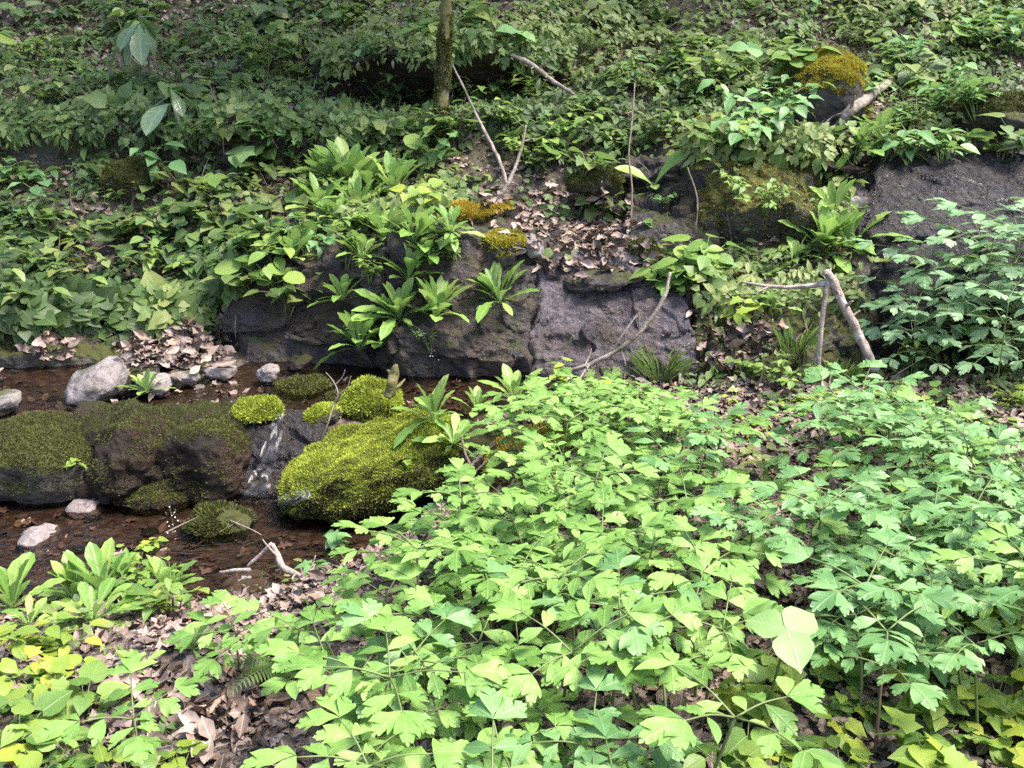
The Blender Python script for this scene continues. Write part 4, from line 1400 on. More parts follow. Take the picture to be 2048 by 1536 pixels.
crown['kind'] = 'stuff'

Yl = hy(1690, 262, 0.05)
wood('fallen_log', 'pale weathered log end resting among debris beside the yellow-capped boulder',
     [[(1672, 262, Yl, .036), (1700, 225, hy(1700, 225, .08), .036), (1735, 195, hy(1735, 200, .10), .034), (1782, 162, hy(1778, 172, .06), .028)],
      [(1700, 228, hy(1700, 228, .1), .014), (1668, 232, Yl - .02, .010), (1648, 248, Yl - .05, .005)]], 'wood', 'log', 10, 0.3, partname='branch_stub')
wood('fallen_branch', 'crossed grey sticks and debris lying under the fallen log',
     [[(1590, 292, Yl - .05, .012), (1640, 272, Yl - .06, .014), (1700, 262, Yl, .012), (1740, 250, Yl + .05, .008)],
      [(1640, 272, Yl - .06, .009), (1665, 300, Yl - .1, .007), (1690, 330, Yl - .15, .004)],
      [(1610, 285, Yl - .06, .008), (1640, 250, Yl - .02, .006), (1660, 228, Yl, .003)]], 'wood')
Yb = 4.72
wood('broken_branch', 'pale broken branch leaning as an inverted V over the grass tuft',
     [[(1752, 742, Yb - .05, .022), (1722, 680, Yb, .022), (1690, 615, Yb + .03, .021), (1662, 558, Yb + .05, .024), (1652, 543, Yb + .05, .019)],
      [(1658, 560, Yb + .05, .014), (1648, 610, Yb + .03, .013), (1640, 680, Yb, .012), (1636, 745, Yb, .010)],
      [(1655, 566, Yb + .05, .015), (1600, 574, Yb + .1, .010), (1540, 573, Yb + .15, .009), (1482, 564, Yb + .2, .005)], [(1690, 615, Yb + .03, .010), (1700, 606, Yb - .01, .008), (1706, 602, Yb - .03, .004)], [(1540, 573, Yb + .15, .005), (1520, 582, Yb + .13, .004), (1512, 590, Yb + .12, .002)]], 'birch', 'branch', 10, 0.25)
wood('bare_branch', 'long curved bare branch lying across the cracked wet rock face',
     [[(1112, 748, 4.85, .010), (1180, 728, 4.83, .011), (1250, 690, 4.83, .012), (1300, 640, 4.85, .011), (1330, 590, 4.9, .010), (1340, 545, 4.95, .007)],
      [(1225, 703, 4.83, .006), (1245, 670, 4.84, .005), (1272, 632, 4.87, .003)],
      [(1180, 728, 4.83, .006), (1150, 770, 4.72, .005), (1130, 795, 4.66, .003)]], 'wood')
Yc = hy(1000, 395, 0.04)
wood('bare_branch', 'forked pale branch standing on the ledge above the orange moss cushion',
     [[(990, 408, Yc, .013), (1015, 370, Yc, .013), (1030, 335, Yc + .05, .011), (1045, 290, Yc + .12, .008), (1052, 250, Yc + .16, .004)],
      [(1015, 372, Yc, .010), (998, 320, Yc + .08, .011), (978, 280, Yc + .2, .011), (955, 235, Yc + .35, .009), (930, 180, Yc + .5, .007), (905, 130, Yc + .6, .004)]], 'wood')
Yv = hy(1262, 440, 0.04)
wood('hanging_vine', 'thin dark vine hanging straight down to the leaf-strewn ledge',
     [[(1270, 165, Yv + .35, .004), (1264, 240, Yv + .25, .006), (1258, 310, Yv + .15, .006), (1264, 380, Yv + .06, .006), (1262, 445, Yv, .005)],
      [(1258, 310, Yv + .15, .004), (1280, 325, Yv + .1, .003), (1300, 345, Yv + .08, .002)]], 'root', 'vine', 6)
wood('forked_twig', 'small leafless twig with many forks among the lime moss tufts',
     [[(665, 815, 4.33, .005), (676, 790, 4.33, .004), (668, 765, 4.34, .003), (652, 745, 4.35, .002)],
      [(676, 790, 4.33, .003), (694, 775, 4.33, .002), (702, 752, 4.34, .0015)],
      [(670, 770, 4.34, .003), (684, 755, 4.34, .002), (690, 740, 4.34, .0015)],
      [(668, 808, 4.33, .003), (655, 850, 4.28, .003), (642, 880, 4.25, .002)]], 'wood', 'twig', 5)
wood('leaning_twig', 'pair of brown twigs leaning against the golden moss boulder',
     [[(885, 1050, 3.62, .009), (920, 975, 3.63, .010), (942, 935, 3.63, .010), (990, 885, 3.68, .008)],
      [(942, 935, 3.63, .006), (930, 905, 3.65, .005), (922, 870, 3.68, .004)],
      [(930, 960, 3.6, .005), (965, 930, 3.6, .005), (992, 900, 3.62, .003)],
      [(905, 1010, 3.6, .005), (950, 985, 3.58, .004), (975, 950, 3.58, .003)]], 'root', 'twig', 6)
wood('crooked_twig', 'pale crooked twig bent over the lower pool beside the reddish-grey stone',
     [[(612, 1172, 3.05, .010), (596, 1150, 3.1, .011), (568, 1138, 3.12, .012), (556, 1112, 3.18, .011), (545, 1088, 3.22, .009)],
      [(545, 1088, 3.22, .009), (518, 1112, 3.22, .008), (496, 1132, 3.22, .006)],
      [(500, 1140, 3.2, .008), (470, 1142, 3.22, .008), (440, 1145, 3.24, .006)]], 'birch', 'twig', 7, 0.35)
wood('long_stick', 'long straight brown stick lying over the feathery leaves above the lower pool',
     [[(690, 1160, 2.62, .006), (780, 1115, 2.75, .008), (880, 1068, 2.9, .008), (1000, 1010, 3.1, .006)]], 'root', 'stick', 7)
Y9 = 1.95
wood('fallen_stick', 'pale grey stick lying in the leaf litter beside the bare litter patch',
     [[(150, 1535, hy(150, 1535, .01), .010), (260, 1490, hy(260, 1490, .01), .012), (360, 1462, hy(360, 1462, .01), .012), (460, 1448, hy(460, 1448, .01), .008)]], 'birch', 'stick', 8, 0.3)
wood('fallen_stick', 'dead stick lying on the slope behind the slender tree',
     [[(1018, 108, 7.55, .014), (1060, 128, 7.5, .018), (1110, 165, 7.4, .016), (1150, 190, 7.3, .01)]], 'wood', 'stick', 8, 0.3)
wood('rotten_stub', 'upright stub of rotten brown wood beside the domed mossy stone',
     [[(782, 790, 4.42, .030), (785, 765, 4.42, .028), (790, 742, 4.43, .018), (793, 730, 4.43, .008)]], 'bark', 'stub', 9, 0.5)
wood('leaning_sapling', 'thin bare sapling stem leaning over the wet slab',
     [[(1375, 935 - 600, 6.0, .004), (1395, 400, 5.85, .005), (1390, 470, 5.8, .004)]], 'wood', 'stem', 5)

# thin roots and stalks hanging over the undercut banks
hang = [(398, 600, 680), (395, 560, 660), (455, 590, 670), (440, 545, 600), (600, 235, 300), (682, 240, 330), (665, 250, 340), (720, 255, 345), (115, 245, 285), (180, 235, 275), (560, 535, 580), (1842, 250, 300), (1870, 250, 305), (1480, 640, 770), (820, 250, 320), (835, 255, 320), (850, 262, 330), (868, 262, 335)]
hang += [(x_, 240 + (i_ % 3) * 8, 290 + (i_ * 13) % 45) for i_, x_ in enumerate(range(20, 690, 48))] + [(x_, 600 + (i_ % 3) * 14, 660 + (i_ * 17) % 40) for i_, x_ in enumerate(range(20, 470, 56))]
for i, (x, y0, y1) in enumerate(hang):
    Yh = hy(x, y0 + 5, 0.05)
    pth = [(x + rnd.uniform(-6, 6), y0, Yh + .05, .004), (x + rnd.uniform(-8, 8), (y0 + y1) / 2, Yh - .02, .005), (x + rnd.uniform(-14, 10), y1, Yh - .01, .0025)]
    wood('hanging_root', 'thin pale root hanging over an undercut of the bank', [pth], 'root', 'root', 5, 0.2, 'roots hanging from the bank')

# twigs drifted together in the lower pool and lying on the litter
for i in range(52):
    if i < 40:
        x, y = rnd.uniform(300, 640), rnd.uniform(1075, 1165); lab, grp = 'thin dark twig drifted against the bank of the lower pool', 'drift twigs in the lower pool'
        a = rnd.gauss(0.1, 0.35)
    else:
        x, y = rnd.choice([(rnd.uniform(100, 560), rnd.uniform(1330, 1520)), (rnd.uniform(1000, 1250), rnd.uniform(390, 520))]); a = rnd.uniform(-1, 1)
        lab, grp = 'thin dry twig lying on dead leaves', 'twigs on the litter'
    q, nn = hit(x, y)
    L = rnd.uniform(0.08, 0.24)
    d = np.array([math.cos(a), math.sin(a), 0]); 
    A, _ = drop(*(q - d * L / 2)[:2]); B, _ = drop(*(q + d * L / 2)[:2])
    if abs(A[2] - q[2]) > .1 or abs(B[2] - q[2]) > .1:
        A, B = q - d * L / 2, q + d * L / 2
    mid = (A + B) / 2 + np.array([rnd.uniform(-.01, .01), rnd.uniform(-.01, .01), .012])
    pth = curve_pts([A + [0, 0, .008], mid, B + [0, 0, .008]], 4)
    V, T = tube_arrays(pth - q, np.linspace(rnd.uniform(.003, .005), .0015, len(pth)), 5, i, .2)
    tag(link('twig', mesh_tris('twig', V, T, None, M[rnd.choice(['wood', 'root', 'root'])], None, True), loc=q), lab, 'twig', grp)


# ------------------------------------------------------------------ plants
def frame(y, z):
    y = Vector(y).normalized(); x = y.cross(Vector(z))
    if x.length < 1e-4:
        x = y.cross(Vector((1, 0, 0.2)))
    x.normalize(); z = x.cross(y)
    return Matrix((x, y, z)).transposed()


def lm(pos, y, z, s):
    m = frame(y, z).to_4x4()
    return Matrix.Translation(Vector(pos)) @ m @ Matrix.Diagonal((s, s, s, 1))


def stem_mesh(strands, mat, sides=5):
    V, T = join_arrays([tube_arrays(curve_pts(p, 4), np.linspace(r0, r1, (len(p) - 1) * 4 + 1 if len(p) > 2 else 4) if len(p) > 2 else np.linspace(r0, r1, 4), sides) for p, r0, r1 in strands])
    return mesh_tris('stem', V, T, None, M[mat], None, True)


def instantiate(proto, name, loc, rz, s, label, cat, group=None, tilt=None):
    root = tag(empty(name, loc, rz, s, tilt), label, cat, group)
    for nm, me, m, subs in proto:
        o = link(nm, me, root, mat4=m)
        for sn, sm, mm in subs:
            link(sn, sm, o, mat4=mm)
    return root


ORD = ['first', 'second', 'third', 'fourth', 'fifth', 'sixth', 'seventh', 'eighth', 'ninth', 'tenth', 'eleventh', 'twelfth', 'thirteenth', 'fourteenth', 'fifteenth', 'sixteenth', 'seventeenth', 'eighteenth', 'nineteenth', 'twentieth', 'twenty-first', 'twenty-second', 'twenty-third', 'twenty-fourth', 'twenty-fifth', 'twenty-sixth', 'twenty-seventh', 'twenty-eighth', 'twenty-ninth', 'thirtieth', 'thirty-first', 'thirty-second']
ANCH = [(1560, 1260, 'the pale trillium'), (460, 1180, 'the reddish-grey stone'), (1070, 930, 'the golden moss boulder'), (730, 900, 'the lime moss boulder'), (1740, 740, 'the foot of the broken pale branch'),
        (1580, 1110, 'the litter gap behind the trillium'), (1350, 1340, 'the dark litter gap before the trillium'), (560, 900, 'the small waterfall'), (850, 1080, 'the long straight stick'), (300, 1480, 'the fallen grey stick'),
        (1550, 900, 'the sunlit litter strip'), (1960, 700, 'the tallest feathery plant'), (1670, 760, 'the bright grass tuft'), (1024, 1536, 'the middle of the bottom edge'), (1536, 1536, 'three quarters along the bottom edge'),
        (600, 1536, 'the bottom edge below the reddish-grey stone'), (2048, 1536, 'the bottom corner beyond the trillium'), (2048, 1150, 'the side edge level with the trillium'), (1100, 1200, 'the bright centre of the leafy patch'), (800, 1300, 'the shaded centre of the nearer leafy patch'),
        (1300, 1050, 'the crowded middle between stick and litter gap'), (1800, 1050, 'the darker drift beyond the litter gap'), (2048, 850, 'the side edge below the feathery plants'), (0, 1536, 'the bottom corner by the grey stick'), (30, 1230, 'the tall upright rosette'),
        (890, 100, 'the slender tree trunk'), (1650, 150, 'the yellow-capped boulder'), (1850, 400, 'the wet slab'), (360, 200, 'the lower whorled sapling'), (300, 60, 'the taller whorled sapling'), (490, 310, 'the pale trillium of the bank'),
        (800, 160, 'the dark hollow with the fern'), (1110, 150, 'the dead stick on the slope'), (1262, 250, 'the hanging vine'), (60, 600, 'the undercut at the far end of the pool'), (310, 690, 'the dry leaf heap'), (580, 510, 'the narrow yellow-green rosette'),
        (960, 420, 'the orange moss cushion'), (700, 340, 'the large bright bank rosette'), (40, 300, 'the dark undercut by the side edge'), (1400, 60, 'the tall heart-leaved stalk'), (1024, 0, 'the middle of the top edge'), (2048, 60, 'the upper corner above the slab'), (0, 60, 'the upper corner above the saplings'),
        (1000, 1400, 'the closest bright leaf tier'), (1250, 1470, 'the gap side of the closest leaf tier'), (1180, 900, 'the top of the bright leafy mound'), (1850, 1420, 'the middle of the mixed herb corner'), (1640, 1450, 'the ground straight below the trillium'), (1400, 1180, 'the leaves just beside the dark litter gap'), (1900, 900, 'the far drift below the feathery plants'), (150, 1500, 'the litter beyond the grey stick'),
        (620, 490, 'the brink of the dark mossy wall'), (1850, 305, 'the brink of the wet slab'), (1160, 450, 'the leaf-strewn ledge')]


def name_by_landmark(items):
    """items: (object, kind phrase, px, py). Each gets its rank counted from the landmark it stands closest to."""
    by = {}
    for o, ph, x, y in items:
        k = min(ANCH, key=lambda a: (a[0] - x) ** 2 + (a[1] - y) ** 2)
        by.setdefault((k[2], ph), []).append((math.hypot(k[0] - x, k[1] - y), o))
    for (an, ph), v in by.items():
        v.sort(key=lambda q: q[0])
        for i, (_, o) in enumerate(v):
            o['label'] = f'{ph}, {ORD[min(i, 31)]} counting from {an}'


def base_for_top(px, py, h):
    """ground spot whose plant of height h shows its top along the line of sight through px, py"""
    d = pray(px, py)
    for Y in np.arange(1.0, 9.0, 0.03):
        p = np.array([0, 0, CAMZ]) + d * (Y / d[1])
        q, nn = drop(p[0], p[1], p[2] + 0.05)
        if q[2] + h >= p[2]:
            return q, nn
    return hit(px, py)


def cohosh_proto(seed, mat, height=0.34, L=0.11, nleaf=(3, 4), spread=1.0, tiers=1):
    r = random.Random(seed)
    parts = []
    top = Vector((r.uniform(-.04, .04), r.uniform(-.04, .04), height))
    parts.append(('stem', stem_mesh([([(0, 0, -0.03), (top.x * .2, top.y * .2, height * .5), tuple(top)], .0045, .003)], 'brownstem' if r.random() < .4 else 'stem'), Matrix.Identity(4), []))
    kinds = ['cohosh_a', 'cohosh_b', 'cohosh_d', 'cohosh_c']
    for t in range(tiers):
        n = r.randint(*nleaf)
        a0 = r.uniform(0, 6.28)
        base = top - Vector((0, 0, 0.09 * t * height / .34))
        for k in range(n):
            a = a0 + k / n * 6.283 + r.uniform(-.3, .3)
            e = r.uniform(0.05, 0.4) - 0.15 * t
            RL = r.uniform(.13, .18) * spread * (L / .10)
            # the compound leaf lies along +Y of its own frame
            path = [(0, 0, 0), (0, RL * .5, RL * .08), (0, RL, RL * .02)]
            rach = stem_mesh([(path, .0026, .0014)], 'stem', 4)
            subs = []

            def add(y0, ang, size, kind):
                d = Vector((math.sin(ang), math.cos(ang), r.uniform(-.18, .10)))
                pd = Vector((0, y0, RL * .05))
                subs.append(('leaflet', leaf_me(kind, mat), lm(pd, d, Vector((r.uniform(-.25, .25), r.uniform(-.2, .2), 1)), size * L)))
            add(RL, r.uniform(-.15, .15), r.uniform(.95, 1.15), r.choice(['cohosh_a', 'cohosh_d', 'cohosh_a']))
            for s in (-1, 1):
                add(RL * .97, s * r.uniform(.75, 1.05), r.uniform(.75, 1.0), r.choice(kinds))
                add(RL * .55, s * r.uniform(.95, 1.35), r.uniform(.65, .95), r.choice(kinds))
                if r.random() < .5:
                    add(RL * .2, s * r.uniform(1.1, 1.6), r.uniform(.5, .75), r.choice(kinds))
            mm = Matrix.Translation(base) @ Matrix.Rotation(a, 4, 'Z') @ Matrix.Rotation(e, 4, 'X')
            parts.append(('leaf', rach, mm, subs))
    return parts


def rosette_proto(seed, n, mat='rosette', up=0.5):
    """Rosette of long spoon-shaped leaves, unit leaf length."""
    r = random.Random(seed)
    parts = []
    if n == 3:
        for a, e, s in ((0.15, 1.05, 1.0), (math.pi + 0.3, 1.0, .8), (-1.4, .7, .45)):
            d = Vector((math.cos(a) * math.cos(e), math.sin(a) * math.cos(e), math.sin(e)))
            z = Vector((-math.cos(a) * math.sin(e), -math.sin(a) * math.sin(e) - .3, math.cos(e)))
            parts.append(('leaf', leaf_me('magnolia', mat), lm((0, 0, 0), d, z, s), []))
        return parts
    for k in range(n):
        a = k * 2.39996 + r.uniform(-.25, .25)
        f = k / max(1, n - 1)                           # 0 outer .. 1 inner
        e = math.radians(10 + 66 * (f ** 0.7) * (0.6 + up * 0.8)) + r.uniform(-.15, .15)
        e = min(e, 1.4)
        s = (1.0 - 0.2 * f) * r.choice([1.0, 1.1, .9, .75, .55])
        d = Vector((math.cos(a) * math.cos(e), math.sin(a) * math.cos(e), math.sin(e)))
        z = Vector((-math.cos(a) * math.sin(e), -math.sin(a) * math.sin(e), math.cos(e)))
        kind = r.choice(['spat_a', 'spat_b', 'spat_a']) if f < .6 else r.choice(['spat_a', 'spat_c'])
        parts.append(('leaf', leaf_me(kind, mat), lm((math.cos(a) * .015, math.sin(a) * .015, 0.0), d, z, s), []))
    return parts


def bush_proto(seed, nst, nl, mat, L=0.06, H=0.28, W=0.2, kinds=('ovate', 'ovate_b'), stem='stem'):
    r = random.Random(seed)
    strands, leaves = [], []
    for k in range(nst):
        a = r.uniform(0, 6.28); rr = W * math.sqrt(r.random()); h = H * r.uniform(.6, 1.05) * (1 - .35 * (rr / W) ** 2)
        tip = Vector((rr * math.cos(a), rr * math.sin(a), h))
        mid = Vector((tip.x * .35, tip.y * .35, h * .55))
        strands.append(([(tip.x * .08, tip.y * .08, -.03), tuple(mid), tuple(tip)], .003, .0012))
        for j in range(nl):
            t = 1 - 0.75 * (j / nl) ** 1.1
            p = Vector((0, 0, 0)).lerp(mid, t * 2) if t < .5 else mid.lerp(tip, t * 2 - 1)
            b = a + j * 2.4 + r.uniform(-.5, .5)
            d = Vector((math.cos(b), math.sin(b), r.uniform(-.35, .25)))
            z = Vector((r.uniform(-.3, .3), r.uniform(-.35, .15), 1))
            leaves.append(('leaf', leaf_me(r.choice(kinds), mat), lm(p + d * .006, d, z, L * r.uniform(.7, 1.2) * (1.1 - .3 * (1 - t))), []))
    return [('stem', stem_mesh(strands, stem, 4), Matrix.Identity(4), [])] + leaves


def trillium_proto(seed, mat, h=0.2, L=0.15, kind='trillium'):
    r = random.Random(seed)
    parts = [('stem', stem_mesh([([(0, 0, -.03), (.005, .005, h * .6), (0, 0, h)], .004, .003)], 'stem'), Matrix.Identity(4), [])]
    for k in range(3):
        a = math.pi + k * 2.094 + r.uniform(-.1, .1)
        d = Vector((math.sin(a), math.cos(a), r.uniform(-.02, .1)))
        parts.append(('leaf', leaf_me(kind, mat), lm((0, 0, h), d, Vector((r.uniform(-.12, .12), -.15 + r.uniform(-.1, .1), 1)), L * r.uniform(.92, 1.08)), []))
    return parts


def fern_frond_mesh():
    b = Batch()
    n = 22
    for s in (-1, 1):
        t = (np.arange(n) + 0.5) / n
        ln = 0.22 * np.sin(np.pi * np.clip(t * 0.85 + 0.12, 0, 1)) ** 0.8 * (1 - t * .35)
        pos = np.stack([np.zeros(n), t, 0.25 * np.sin(t * 2.2) - 0.25 * t * t], 1)
        y = np.stack([np.full(n, s * 1.0), np.full(n, .35), np.full(n, -.15)], 1)
        b.add('pinna', pos, y, np.tile([0, 0, 1.0], (n, 1)), ln, np.full(n, .5))
    tt = np.linspace(0, 1, 12)
    V, T = tube_arrays(np.stack([np.zeros(12), tt, 0.25 * np.sin(tt * 2.2) - 0.25 * tt * tt], 1), np.linspace(.008, .003, 12), 4)
    m1 = np.concatenate(b.V); t1 = np.concatenate(b.T); u1 = np.concatenate(b.U)
    return mesh_tris('frond', np.vstack([m1, V]), np.vstack([t1, T + len(m1)]), np.vstack([u1, np.full((len(V), 2), .5)]), M['fern'], None, True)


FROND = fern_frond_mesh()

# --- rosettes: (px, py of the foot, leaf length in px, leaves, uprightness, label)
rosettes = [
    (1000, 600, 92, 11, .9, 'rosette of broad toothed leaves perched on the rock below the yellow-olive moss'),
    (868, 640, 100, 11, 1.0, 'upright rosette of toothed leaves on the dark rock face beside the leafy tangle'),
    (800, 640, 95, 14, .6, 'wide dark green rosette tangle on the dark rock face'),
    (725, 700, 92, 12, .8, 'spreading rosette with bright yellow-green centre at the foot of the dark wall'),
    (770, 690, 78, 12, .3, 'low rosette with drooping leaves tucked between two bigger rosettes above the upper pool'),
    (872, 850, 100, 9, 1.0, 'tall rosette with four upright leaves growing from the lime moss boulder'),
    (900, 890, 70, 10, .4, 'loose rosette with drooping leaves beside the lime moss boulder'),
    (1030, 815, 85, 9, .8, 'rosette standing in the stream channel in front of the cracked rock'),
    (955, 835, 62, 6, 1.0, 'small slim upright rosette at the edge of the upper pool'),
    (150, 1215, 120, 9, .8, 'rosette between the tall upright one and the big long-leaved one'),
    (260, 1190, 110, 9, .7, 'rosette half hidden behind the big long-leaved one'),
    (300, 782, 58, 11, .5, 'small greyish rosette on the low pale stone in the upper pool'),
    (700, 385, 95, 13, .8, 'large bright rosette on the bank above the leafy tangle'),
    (745, 400, 80, 10, .9, 'upright rosette close behind the bank bush of bright leaves'),
    (655, 375, 78, 8, .5, 'rosette with leaves arching over the dark hollow'),
    (830, 490, 82, 13, .7, 'bright rosette on the bank just before the orange moss cushion'),
    (770, 480, 74, 13, .5, 'leafy low rosette in the middle of the bright bank tangle'),
    (680, 460, 66, 12, .5, 'small-leaved rosette at the edge of the bright bank tangle'),
    (860, 520, 62, 10, .2, 'drooping rosette hanging over the dark rock ledge'),
    (730, 520, 62, 11, .3, 'low rosette hanging over the top of the dark wall'),
    (578, 525, 72, 8, .8, 'narrow yellow-green rosette growing on top of the dark mossy wall'),
    (1312, 378, 96, 3, 1.0, 'plant with two big upright oblong leaves on the dark ledge beside the vine'),
    (1385, 565, 86, 10, .9, 'upright rosette at the upper end of the curved bare branch'),
    (1350, 580, 60, 8, .5, 'small rosette beside the upper end of the curved bare branch'),
    (1640, 505, 88, 12, .9, 'bright upright rosette on top of the lower rock by the slab'),
    (1700, 500, 84, 12, .8, 'dense bright rosette against the wet slab'),
    (1590, 530, 66, 10, .6, 'rosette with yellowish centre just above the broken pale branch'),
    (1545, 625, 58, 6, 1.0, 'single upright yellow-green rosette behind the broken pale branch'),
    (210, 1210, 148, 10, .8, 'big rosette of long toothed leaves on the bank of the lower pool'),
    (185, 1255, 130, 9, .2, 'big rosette with long leaves drooping into the hollow below'),
    (330, 1200, 105, 11, .7, 'leafy rosette beside the big long-leaved rosette on the pool bank'),
    (25, 1230, 150, 9, .9, 'tall upright toothed rosette at the edge of the pool bank'),
    (270, 1355, 80, 7, .7, 'small rosette with three raised leaves above the hollow in the bank'),
    (385, 1310, 80, 7, .7, 'small rosette beside the half hidden grey stone'),
    (60, 1265, 90, 8, .3, 'low spreading rosette beside the tall upright one at the pool bank'),
    (615, 330, 60, 3, 1.0, 'single pair of upright pale leaves in the dark hollow of the bank'),
    (790, 400, 84, 10, .8, 'bright rosette halfway between the upper rosettes and the orange moss cushion'),
    (640, 430, 76, 10, .6, 'rosette at the shaded end of the bright bank tangle'),
    (720, 430, 80, 10, .7, 'rosette just below the two upright ones of the upper bank'),
    (900, 470, 60, 8, .5, 'small rosette right beneath the orange moss cushion'),
    (820, 560, 80, 10, .8, 'rosette on the brink of the dark rock face'),
    (690, 600, 66, 9, .5, 'rosette clinging midway up the dark mossy wall'),
    (1430, 580, 70, 9, .7, 'rosette between the curved bare branch and the broken pale branch'),
    (1670, 440, 74, 9, .8, 'rosette close under the wet slab and its water film'),
    (1760, 290, 70, 10, .8, 'rosette growing at the top of the wet slab beside the log'),
    (1720, 300, 58, 7, .9, 'small yellow-green rosette at the end of the fallen log'),
]
for i, (x, y, Lp, n, up, lab) in enumerate(rosettes):
    q, nn = hit(x, y)
    dist = float((q - np.array([0, 0, CAMZ])) @ FW)
    instantiate(rosette_proto(500 + i, int(n * 2.3) if n > 3 else n, 'rosette', up), 'rosette_plant', q + nn * .022, rnd.uniform(0, 6) if n != 3 else rnd.uniform(-.3, .3), Lp / FPX * dist * (1.15 if n == 3 else 1.22 if y < 530 else 1.08 if y < 1100 else .9), lab, 'plant',
                tilt=(0.28, rnd.uniform(-.1, .1)) if nn[2] < .8 else (0.1, 0))

# --- trilliums
tri = [
    (1545, 1200, 0.10, .36, 'trillium', 0.25, 'pale three-leaved trillium standing out above the litter'),
    (490, 305, 0.16, .20, 'trillium', 0.1, 'pale three-leaved trillium beside the dark hollow of the bank'),
    (745, 148, 0.15, .20, 'cool', 0.2, 'three-leaved plant over the dark hollow beside the fern'),
    (1018, 125, 0.17, .22, 'cool', 1.2, 'three-leaved plant over the dark hollow behind the slender tree'),
    (1490, 95, 0.17, .2, 'cool', .5, 'three-leaved plant with rounded leaves at the top of the bank beside the yellow-capped boulder'),
    (430, 355, .11, .14, 'herb', .4, 'small three-leaved seedling below the pale trillium of the bank'),
]
for i, (x, y, L, h, mt, rz, lab) in enumerate(tri):
    q, nn = base_for_top(x, y, h)
    instantiate(trillium_proto(40 + i, mt, h, L), 'trillium', q, rz - .2, 1.0, lab, 'trillium', tilt=(0.32, 0))

# --- sapling whorls with long drooping leaves
for (x, y, hh, n, Lw, lab) in ((362, 330, .50, 11, .40, 'sapling with a whorl of long drooping leaves in front of the dark hollow'),
                               (300, 190, .52, 11, .40, 'taller sapling with long hanging dark leaves near the top of the bank')):
    q, nn = hit(x, y)
    root = tag(empty('whorled_sapling', q), lab, 'sapling')
    me = stem_mesh([([(0, .04, -.04), (.01, .02, hh * .5), (0, -.06, hh)], .009, .006)], 'brownstem', 6)
    link('stem', me, root)
    for k in range(n):
        a = k / n * 6.283 + rnd.uniform(-.3, .3)
        e = rnd.uniform(-1.1, .6)
        d = (math.cos(a) * math.cos(e), math.sin(a) * math.cos(e), math.sin(e))
        z = (-math.cos(a) * math.sin(e) * .8, -math.sin(a) * math.sin(e) - .25, 1)
        link('leaf', leaf_me('magnolia', 'magnolia'), root, mat4=lm((0, -.06, hh - rnd.choice([0, 0, .04, .09])), d, z, Lw * rnd.uniform(.5, 1.1)))

# --- ferns
for x, y, L, n, lab in ((835, 190, .34, 6, 'fern with fronds hanging beside the slender tree trunk'), (765, 130, .28, 4, 'small fern hanging over the dark hollow of the bank'),
                        (1180, 110, .3, 5, 'yellow-green fern on the bank behind the slender tree'), (590, 1350, .22, 5, 'small brownish fern below the feathery leaves'), (870, 330, .26, 5, 'fern below the roots of the slender tree')):
    q, nn = hit(x, y)
    root = tag(empty('fern', q, 0, 1), lab, 'fern')
    for k in range(n):
        a = -math.pi / 2 + (k - (n - 1) / 2) * .55 + rnd.uniform(-.1, .1)
        e = rnd.uniform(.1, .9)
        d = (math.cos(a) * math.cos(e), math.sin(a) * math.cos(e), math.sin(e) + .1)
        link('frond', FROND, root, mat4=lm((0, 0, 0.01), d, (0, -.2, 1), L * rnd.uniform(.8, 1.15)))

# --- grass tufts
for x, y, n, L, lab in ((1672, 775, 260, .15, 'bright green grass tuft at the foot of the broken pale branch'), (1320, 760, 110, .2, 'thin grass tuft at the foot of the wet rock face'),
                        (1590, 720, 70, .22, 'sparse long grass blades behind the broken pale branch'), (1830, 250, 90, .16, 'grassy tuft hanging over the top of the wet slab'),
                        (1905, 85, 120, .18, 'tuft of grassy leaves near the top of the bank above the slab')):
    q, nn = hit(x, y)
    root = tag(empty('grass_tuft', q), lab, 'grass')
    r = np.random.default_rng(x)
    b = Batch()
    a = r.random(n) * 6.283; rr = r.random(n) * .07
    pos = np.stack([np.cos(a) * rr, np.sin(a) * rr, np.full(n, -.01)], 1)
    y_ = np.stack([np.cos(a) * r.uniform(.1, .9, n), np.sin(a) * r.uniform(.1, .9, n), np.ones(n)], 1)
    b.add('grassblade' if 'grassblade' in TPL else 'spat_c', pos, y_, np.stack([-np.cos(a), -np.sin(a), np.full(n, .4)], 1), L * r.uniform(.5, 1.1, n), r.random(n), width=0.16)
    c = link('blades', b.mesh('blades', M['grass']), root)
    c['kind'] = 'stuff'

